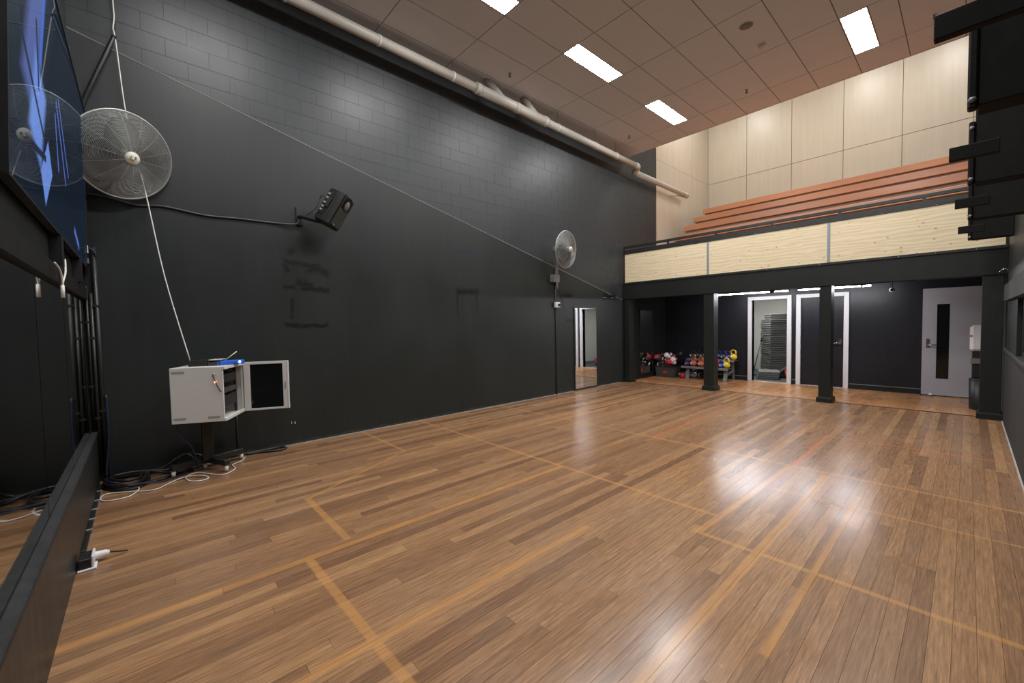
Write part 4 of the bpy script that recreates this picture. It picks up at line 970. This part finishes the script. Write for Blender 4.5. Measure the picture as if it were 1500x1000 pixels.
# ------------------------------------------------------------------ steps and equipment in the storage room
def step_proto(name):
    t = thing(name, '', 'step')
    bm = bmesh.new(); bm_box(bm, (-0.24, -0.36, 0.014), (0.24, 0.36, 0.05), 0.008)
    link('deck', to_mesh(bm, 'deck'), M_STEP, t)
    box('foot', (-0.22, -0.34, 0.0), (0.22, -0.25, 0.014), M_STEP2, t); box('foot', (-0.22, 0.25, 0.0), (0.22, 0.34, 0.014), M_STEP2, t)
    return t
def dup(root, loc, rotz):
    r = root.copy(); COL.objects.link(r); r.location = loc; r.rotation_euler = (0, 0, rotz)
    for ch in root.children:
        c = ch.copy(); COL.objects.link(c); c.parent = r
    return r
p = step_proto('step_platform'); first = True
def nth(n): return '%d%s' % (n, 'th' if 10 < n % 100 < 14 else {1: 'st', 2: 'nd', 3: 'rd'}.get(n % 10, 'th'))
def place_step(loc, rot, label, group):
    global first
    o = p if first else dup(p, loc, rot)
    first = False
    o.location = loc; o.rotation_euler = (0, 0, rot)
    tag(o, label, 'step', group)
for k in range(31): place_step((2.42 + random.uniform(-.008, .008), 13.55, 0.0502 * k), 0.62 + random.uniform(-.02, .02), 'grey step platform, %s from the floor in the tall storage room stack' % nth(k + 1), 'steps in the tall stack')
for k in range(3): place_step((2.46 + random.uniform(-.006, .006), 13.6, 0.0502 * (31 + k)), 0.5, 'grey step platform, %s of three on the narrower top of the tall stack' % ('lowest', 'middle', 'topmost')[k], 'steps on top of the tall stack')
for k in range(4): place_step((2.44 + 0.012 * k, 12.83, 0.0502 * k), 0.35, 'grey step platform, %s in the low pile before the stack' % ('bottom one', 'second from the floor', 'third from the floor', 'top one')[k], 'steps in the low pile')
t = thing('gym_bench', 'sloping dark padded bench beside the stacked steps', 'bench', (2.88, 13.0, 0.0), -0.5)
bm = bmesh.new(); bm_box(bm, (-0.3, -0.13, -0.03), (0.3, 0.13, 0.03), 0.012, Matrix.Translation((0, 0, 0.26)) @ Matrix.Rotation(math.radians(-32), 4, 'Y')); link('pad', to_mesh(bm, 'pad'), M_STEP, t)
boxes('frame', [((-0.3, -0.02, 0.0), (0.3, 0.02, 0.04)), ((0.16, -0.02, 0.04), (0.2, 0.02, 0.34)), ((-0.26, -0.02, 0.04), (-0.22, 0.02, 0.1))], M_BLKMET, t)
t = thing('exercise_bar', 'thin black bar leaning in the storage room left of the steps', 'bar', (1.98, 13.2, 0.0))
tube('shaft', [(0.0, 0.0, 0.02), (0.14, 0.25, 1.0)], 0.012, M_BLKMET, t, 8); tube('grip', [(0.13, 0.235, 0.93), (0.158, 0.285, 1.13)], 0.022, M_BLKPLA, t, 8); tube('foot', [(-0.1, 0.0, 0.02), (0.1, 0.0, 0.02)], 0.02, M_BLKPLA, t, 8)
t = thing('storage_box', 'red plastic tub at the right edge of the open doorway', 'tub', (3.0, 12.75, 0.0))
lathe('body', [(0.0, 0.0), (0.1, 0.0), (0.13, 0.24), (0.12, 0.24), (0.095, 0.02), (0.0, 0.02)], M_RED, t, 20); lathe('rim', [(0.13, 0.235), (0.14, 0.25), (0.12, 0.25)], M_RED, t, 20)
t = thing('exercise_ball', 'large dark blue exercise ball behind the sloping bench', 'ball', (2.95, 13.6, 0.0))
lathe('skin', [(0.33 * math.sin(math.pi * k / 14), 0.33 - 0.33 * math.cos(math.pi * k / 14)) for k in range(15)], simple('dark_blue_vinyl', (0.02, 0.028, 0.05), 0.4), t, 28)
lathe('plug', [(0.0, 0.664), (0.012, 0.662), (0.014, 0.655)], M_BLKPLA, t, 10)

# ------------------------------------------------------------------ kettlebell bench
kr = thing('kettlebell_rack', 'low grey two tier rack holding kettlebells against the wall', 'rack', (1.43, 11.6, 0.0))
OK = (1.43, 11.6, 0.0)
box('front_shelf', (0.82, 11.3, 0.31), (2.02, 11.58, 0.34), M_DKGREY, kr, 0.004, OK)
box('back_shelf', (0.82, 11.62, 0.5), (2.05, 11.9, 0.53), M_DKGREY, kr, 0.004, OK)
boxes('shelf_lip', [((0.82, 11.285, 0.29), (2.02, 11.3, 0.35)), ((0.82, 11.605, 0.48), (2.05, 11.62, 0.54))], M_RACK, kr, 0.002, OK)
for x in (0.96, 1.93):
    bar('leg', (x, 11.34, 0.0), (x, 11.42, 0.31), 0.09, 0.04, M_RACK, kr, OK)
    bar('leg', (x, 11.92, 0.0), (x, 11.84, 0.5), 0.06, 0.04, M_RACK, kr, OK)
    bar('side_brace', (x, 11.36, 0.14), (x, 11.9, 0.24), 0.04, 0.05, M_RACK, kr, OK)
def kettlebell(x, y, z, s, c, label, rot=0.0, hollow=None):
    t = thing('kettlebell', label, 'kettlebell', (x, y, z), rot, group='kettlebells on the rack')
    m = simple('kettlebell_paint', c, 0.35, var=0.08)
    r = 0.085 * s
    lathe('bell', [(0.0, 0.0), (0.5 * r, 0.0)] + [(r * math.sin(a), r * 0.92 - r * math.cos(a)) for a in [math.pi * k / 12 for k in range(2, 12)]] + [(0.0, r * 1.92)], m, t, 20)
    tube('handle', [(-0.62 * r, 0, 1.5 * r), (-0.95 * r, 0, 2.1 * r), (-0.8 * r, 0, 2.75 * r), (-0.3 * r, 0, 2.95 * r), (0.3 * r, 0, 2.95 * r), (0.8 * r, 0, 2.75 * r), (0.95 * r, 0, 2.1 * r), (0.62 * r, 0, 1.5 * r)], 0.21 * r, m, t, 8, 3)
    lathe('badge', [(0.0, 0.004), (0.4 * r, 0.002), (0.42 * r, -0.006)], M_PVC if max(c) < 0.3 else M_HUB, t, 14, Matrix.Translation((0, -0.97 * r, 0.95 * r)) @ Matrix.Rotation(math.radians(90), 4, 'X'))
YEL = (0.75, 0.52, 0.03); NAVY = (0.02, 0.025, 0.12); PUR = (0.07, 0.04, 0.22); ORA = (0.55, 0.12, 0.05); BKK = (0.02, 0.02, 0.022)
for (x, s, c, l) in ((0.92, 0.9, BKK, 'black kettlebell at the left end of the upper tier'), (1.06, 0.95, BKK, 'second black kettlebell from the left on the upper tier'), (1.2, 0.9, BKK, 'third black kettlebell from the left on the upper tier'),
                     (1.36, 0.9, BKK, 'black kettlebell on the upper tier hidden behind the column'), (1.6, 0.95, NAVY, 'navy kettlebell on the upper tier just right of the column'), (1.74, 0.9, (0.03, 0.045, 0.1), 'dark blue kettlebell in the middle of the upper tier'),
                     (1.865, 0.85, PUR, 'purple kettlebell beside the yellow one on the upper tier'), (1.985, 1.0, YEL, 'yellow kettlebell at the right end of the upper tier')):
    kettlebell(x, 11.75, 0.53, s, c, l, -0.5)
for (x, s, c, l) in ((0.93, 0.8, PUR, 'purple kettlebell at the left end of the lower tier'), (1.1, 1.0, ORA, 'orange red kettlebell second from left on the lower tier'), (1.3, 1.0, (0.6, 0.14, 0.06), 'orange kettlebell just left of the column on the lower tier'),
                     (1.7, 0.85, (0.5, 0.03, 0.07), 'red kettlebell just right of the column on the lower tier'), (1.82, 0.75, (0.03, 0.1, 0.45), 'blue kettlebell between red and yellow on the lower tier'), (1.94, 1.0, YEL, 'yellow kettlebell at the right end of the lower tier')):
    kettlebell(x, 11.42, 0.34, s, c, l, -0.5)

# ------------------------------------------------------------------ glove tub and gloves
tb = thing('glove_tub', 'dark plastic tub overflowing with boxing gloves in the recess corner', 'tub', (0.36, 11.45, 0.0))
bm = bmesh.new()
pr = [((-0.24, -0.19), (0.24, 0.19), 0.0), ((-0.27, -0.22), (0.27, 0.22), 0.3)]
A = [bm.verts.new((x, y, 0.0)) for x, y in ((-0.24, -0.19), (0.24, -0.19), (0.24, 0.19), (-0.24, 0.19))]
B = [bm.verts.new((x, y, 0.3)) for x, y in ((-0.27, -0.22), (0.27, -0.22), (0.27, 0.22), (-0.27, 0.22))]
C_ = [bm.verts.new((x, y, 0.3)) for x, y in ((-0.255, -0.205), (0.255, -0.205), (0.255, 0.205), (-0.255, 0.205))]
D_ = [bm.verts.new((x, y, 0.02)) for x, y in ((-0.23, -0.18), (0.23, -0.18), (0.23, 0.18), (-0.23, 0.18))]
bm.faces.new(A[::-1]); bm.faces.new(D_)
for P0, P1 in ((A, B), (B, C_), (C_, D_)):
    for i in range(4): bm.faces.new((P0[i], P0[(i + 1) % 4], P1[(i + 1) % 4], P1[i]))
link('body', to_mesh(bm, 'body'), M_DKGREY, tb)
boxes('rim', [((-0.28, -0.23, 0.285), (0.28, -0.215, 0.31)), ((-0.28, 0.215, 0.285), (0.28, 0.23, 0.31)), ((-0.28, -0.215, 0.285), (-0.265, 0.215, 0.31)), ((0.265, -0.215, 0.285), (0.28, 0.215, 0.31))], M_BLKPLA, tb)
box('label_patch', (-0.04, -0.216, 0.12), (0.08, -0.2, 0.18), M_RED, tb)
gm = {}
def gmat(c):
    k = tuple(c)
    if k not in gm: gm[k] = simple('glove_vinyl', c, 0.35, var=0.06)
    return gm[k]
RD = (0.5, 0.02, 0.04); WH = (0.75, 0.74, 0.74); BK = (0.02, 0.02, 0.022); GN = (0.03, 0.1, 0.05)
def glove(loc, rot, c, cuff, label, group):
    t = thing('boxing_glove', label, 'glove', loc, rot, group=group)
    bm = bmesh.new()
    pts = catmull([(0, 0, 0.05), (0.005, 0, 0.1), (0.012, 0, 0.15), (0.022, 0, 0.2), (0.03, 0, 0.235)], 3)
    n = len(pts); rr = []
    for i in range(n):
        f = i / (n - 1); rr.append((0.042 + 0.03 * math.sin(math.pi * min(1, f * 0.75 + 0.1))) * (1.0 if f < 0.8 else math.sqrt(max(0.06, 1 - ((f - 0.8) / 0.21) ** 2))))
    bm_tube(bm, pts, rr, 14)
    link('fist', to_mesh(bm, 'fist', True), gmat(c), t)
    tube('thumb', [(0.05, 0.02, 0.07), (0.078, 0.03, 0.11), (0.08, 0.03, 0.15), (0.06, 0.02, 0.175)], [0.018, 0.026, 0.026, 0.014], gmat(c), t, 10)
    lathe('cuff', [(0.034, -0.045), (0.048, -0.045), (0.05, 0.04), (0.044, 0.065), (0.03, 0.06)], gmat(cuff), t, 16)
    lathe('strap', [(0.0495, -0.02), (0.053, -0.018), (0.053, 0.015), (0.0495, 0.02)], gmat(WH if c != WH else RD), t, 16)
GL = [(0.16, -.1, .34, BK, BK, 'black glove lying low at the left front of the tub'), (0.32, -.14, .34, BK, BK, 'black glove lying low at the front middle of the tub'), (0.5, -.14, .37, WH, RD, 'white glove with red cuff at the front right of the tub'),
      (0.6, -.1, .42, RD, WH, 'red glove hanging over the right end of the tub'), (0.12, 0, .46, GN, BK, 'green and black glove on the left of the pile'), (0.24, -.05, .5, RD, BK, 'red glove with black cuff on the upper left of the pile'),
      (0.36, -.05, .48, BK, GN, 'black glove with green cuff in the middle of the pile'), (0.48, -.06, .52, WH, BK, 'white glove on the upper right of the pile'), (0.6, 0, .5, WH, RD, 'white glove with red cuff at the right end of the pile'),
      (0.3, .1, .58, BK, WH, 'black glove with white cuff at the top left of the pile'), (0.42, .06, .62, BK, RD, 'black glove with red cuff at the very top of the pile'), (0.18, .1, .6, BK, BK, 'black glove at the top left back of the pile'),
      (0.54, .1, .58, BK, RD, 'black glove with red cuff at the top right back of the pile'), (0.36, .1, .4, BK, BK, 'black glove buried in the middle of the pile')]
rg = random.Random(5)
for (x, dy, z, c, cu, l) in GL:
    glove((x, 11.42 + dy, z), (rg.uniform(0.6, 1.6), rg.uniform(-0.9, 0.9), rg.uniform(-1.2, 1.6)), c, cu, l, 'boxing gloves in the tub')
for (x, y, z, r, c, cu, l) in ((0.70, 11.5, 0.075, 0.7, RD, WH, 'red glove on the floor beside the tub'), (0.84, 11.62, 0.075, 2.0, WH, RD, 'white and red glove on the floor under the rack'), (0.74, 11.7, 0.075, -0.6, BK, RD, 'black glove on the floor behind the red glove'), (1.15, 11.7, 0.075, 1.1, BK, BK, 'black glove on the floor under the middle of the rack')):
    glove((x, y, z), (math.radians(90), 0, r), c, cu, l, 'boxing gloves on the floor')
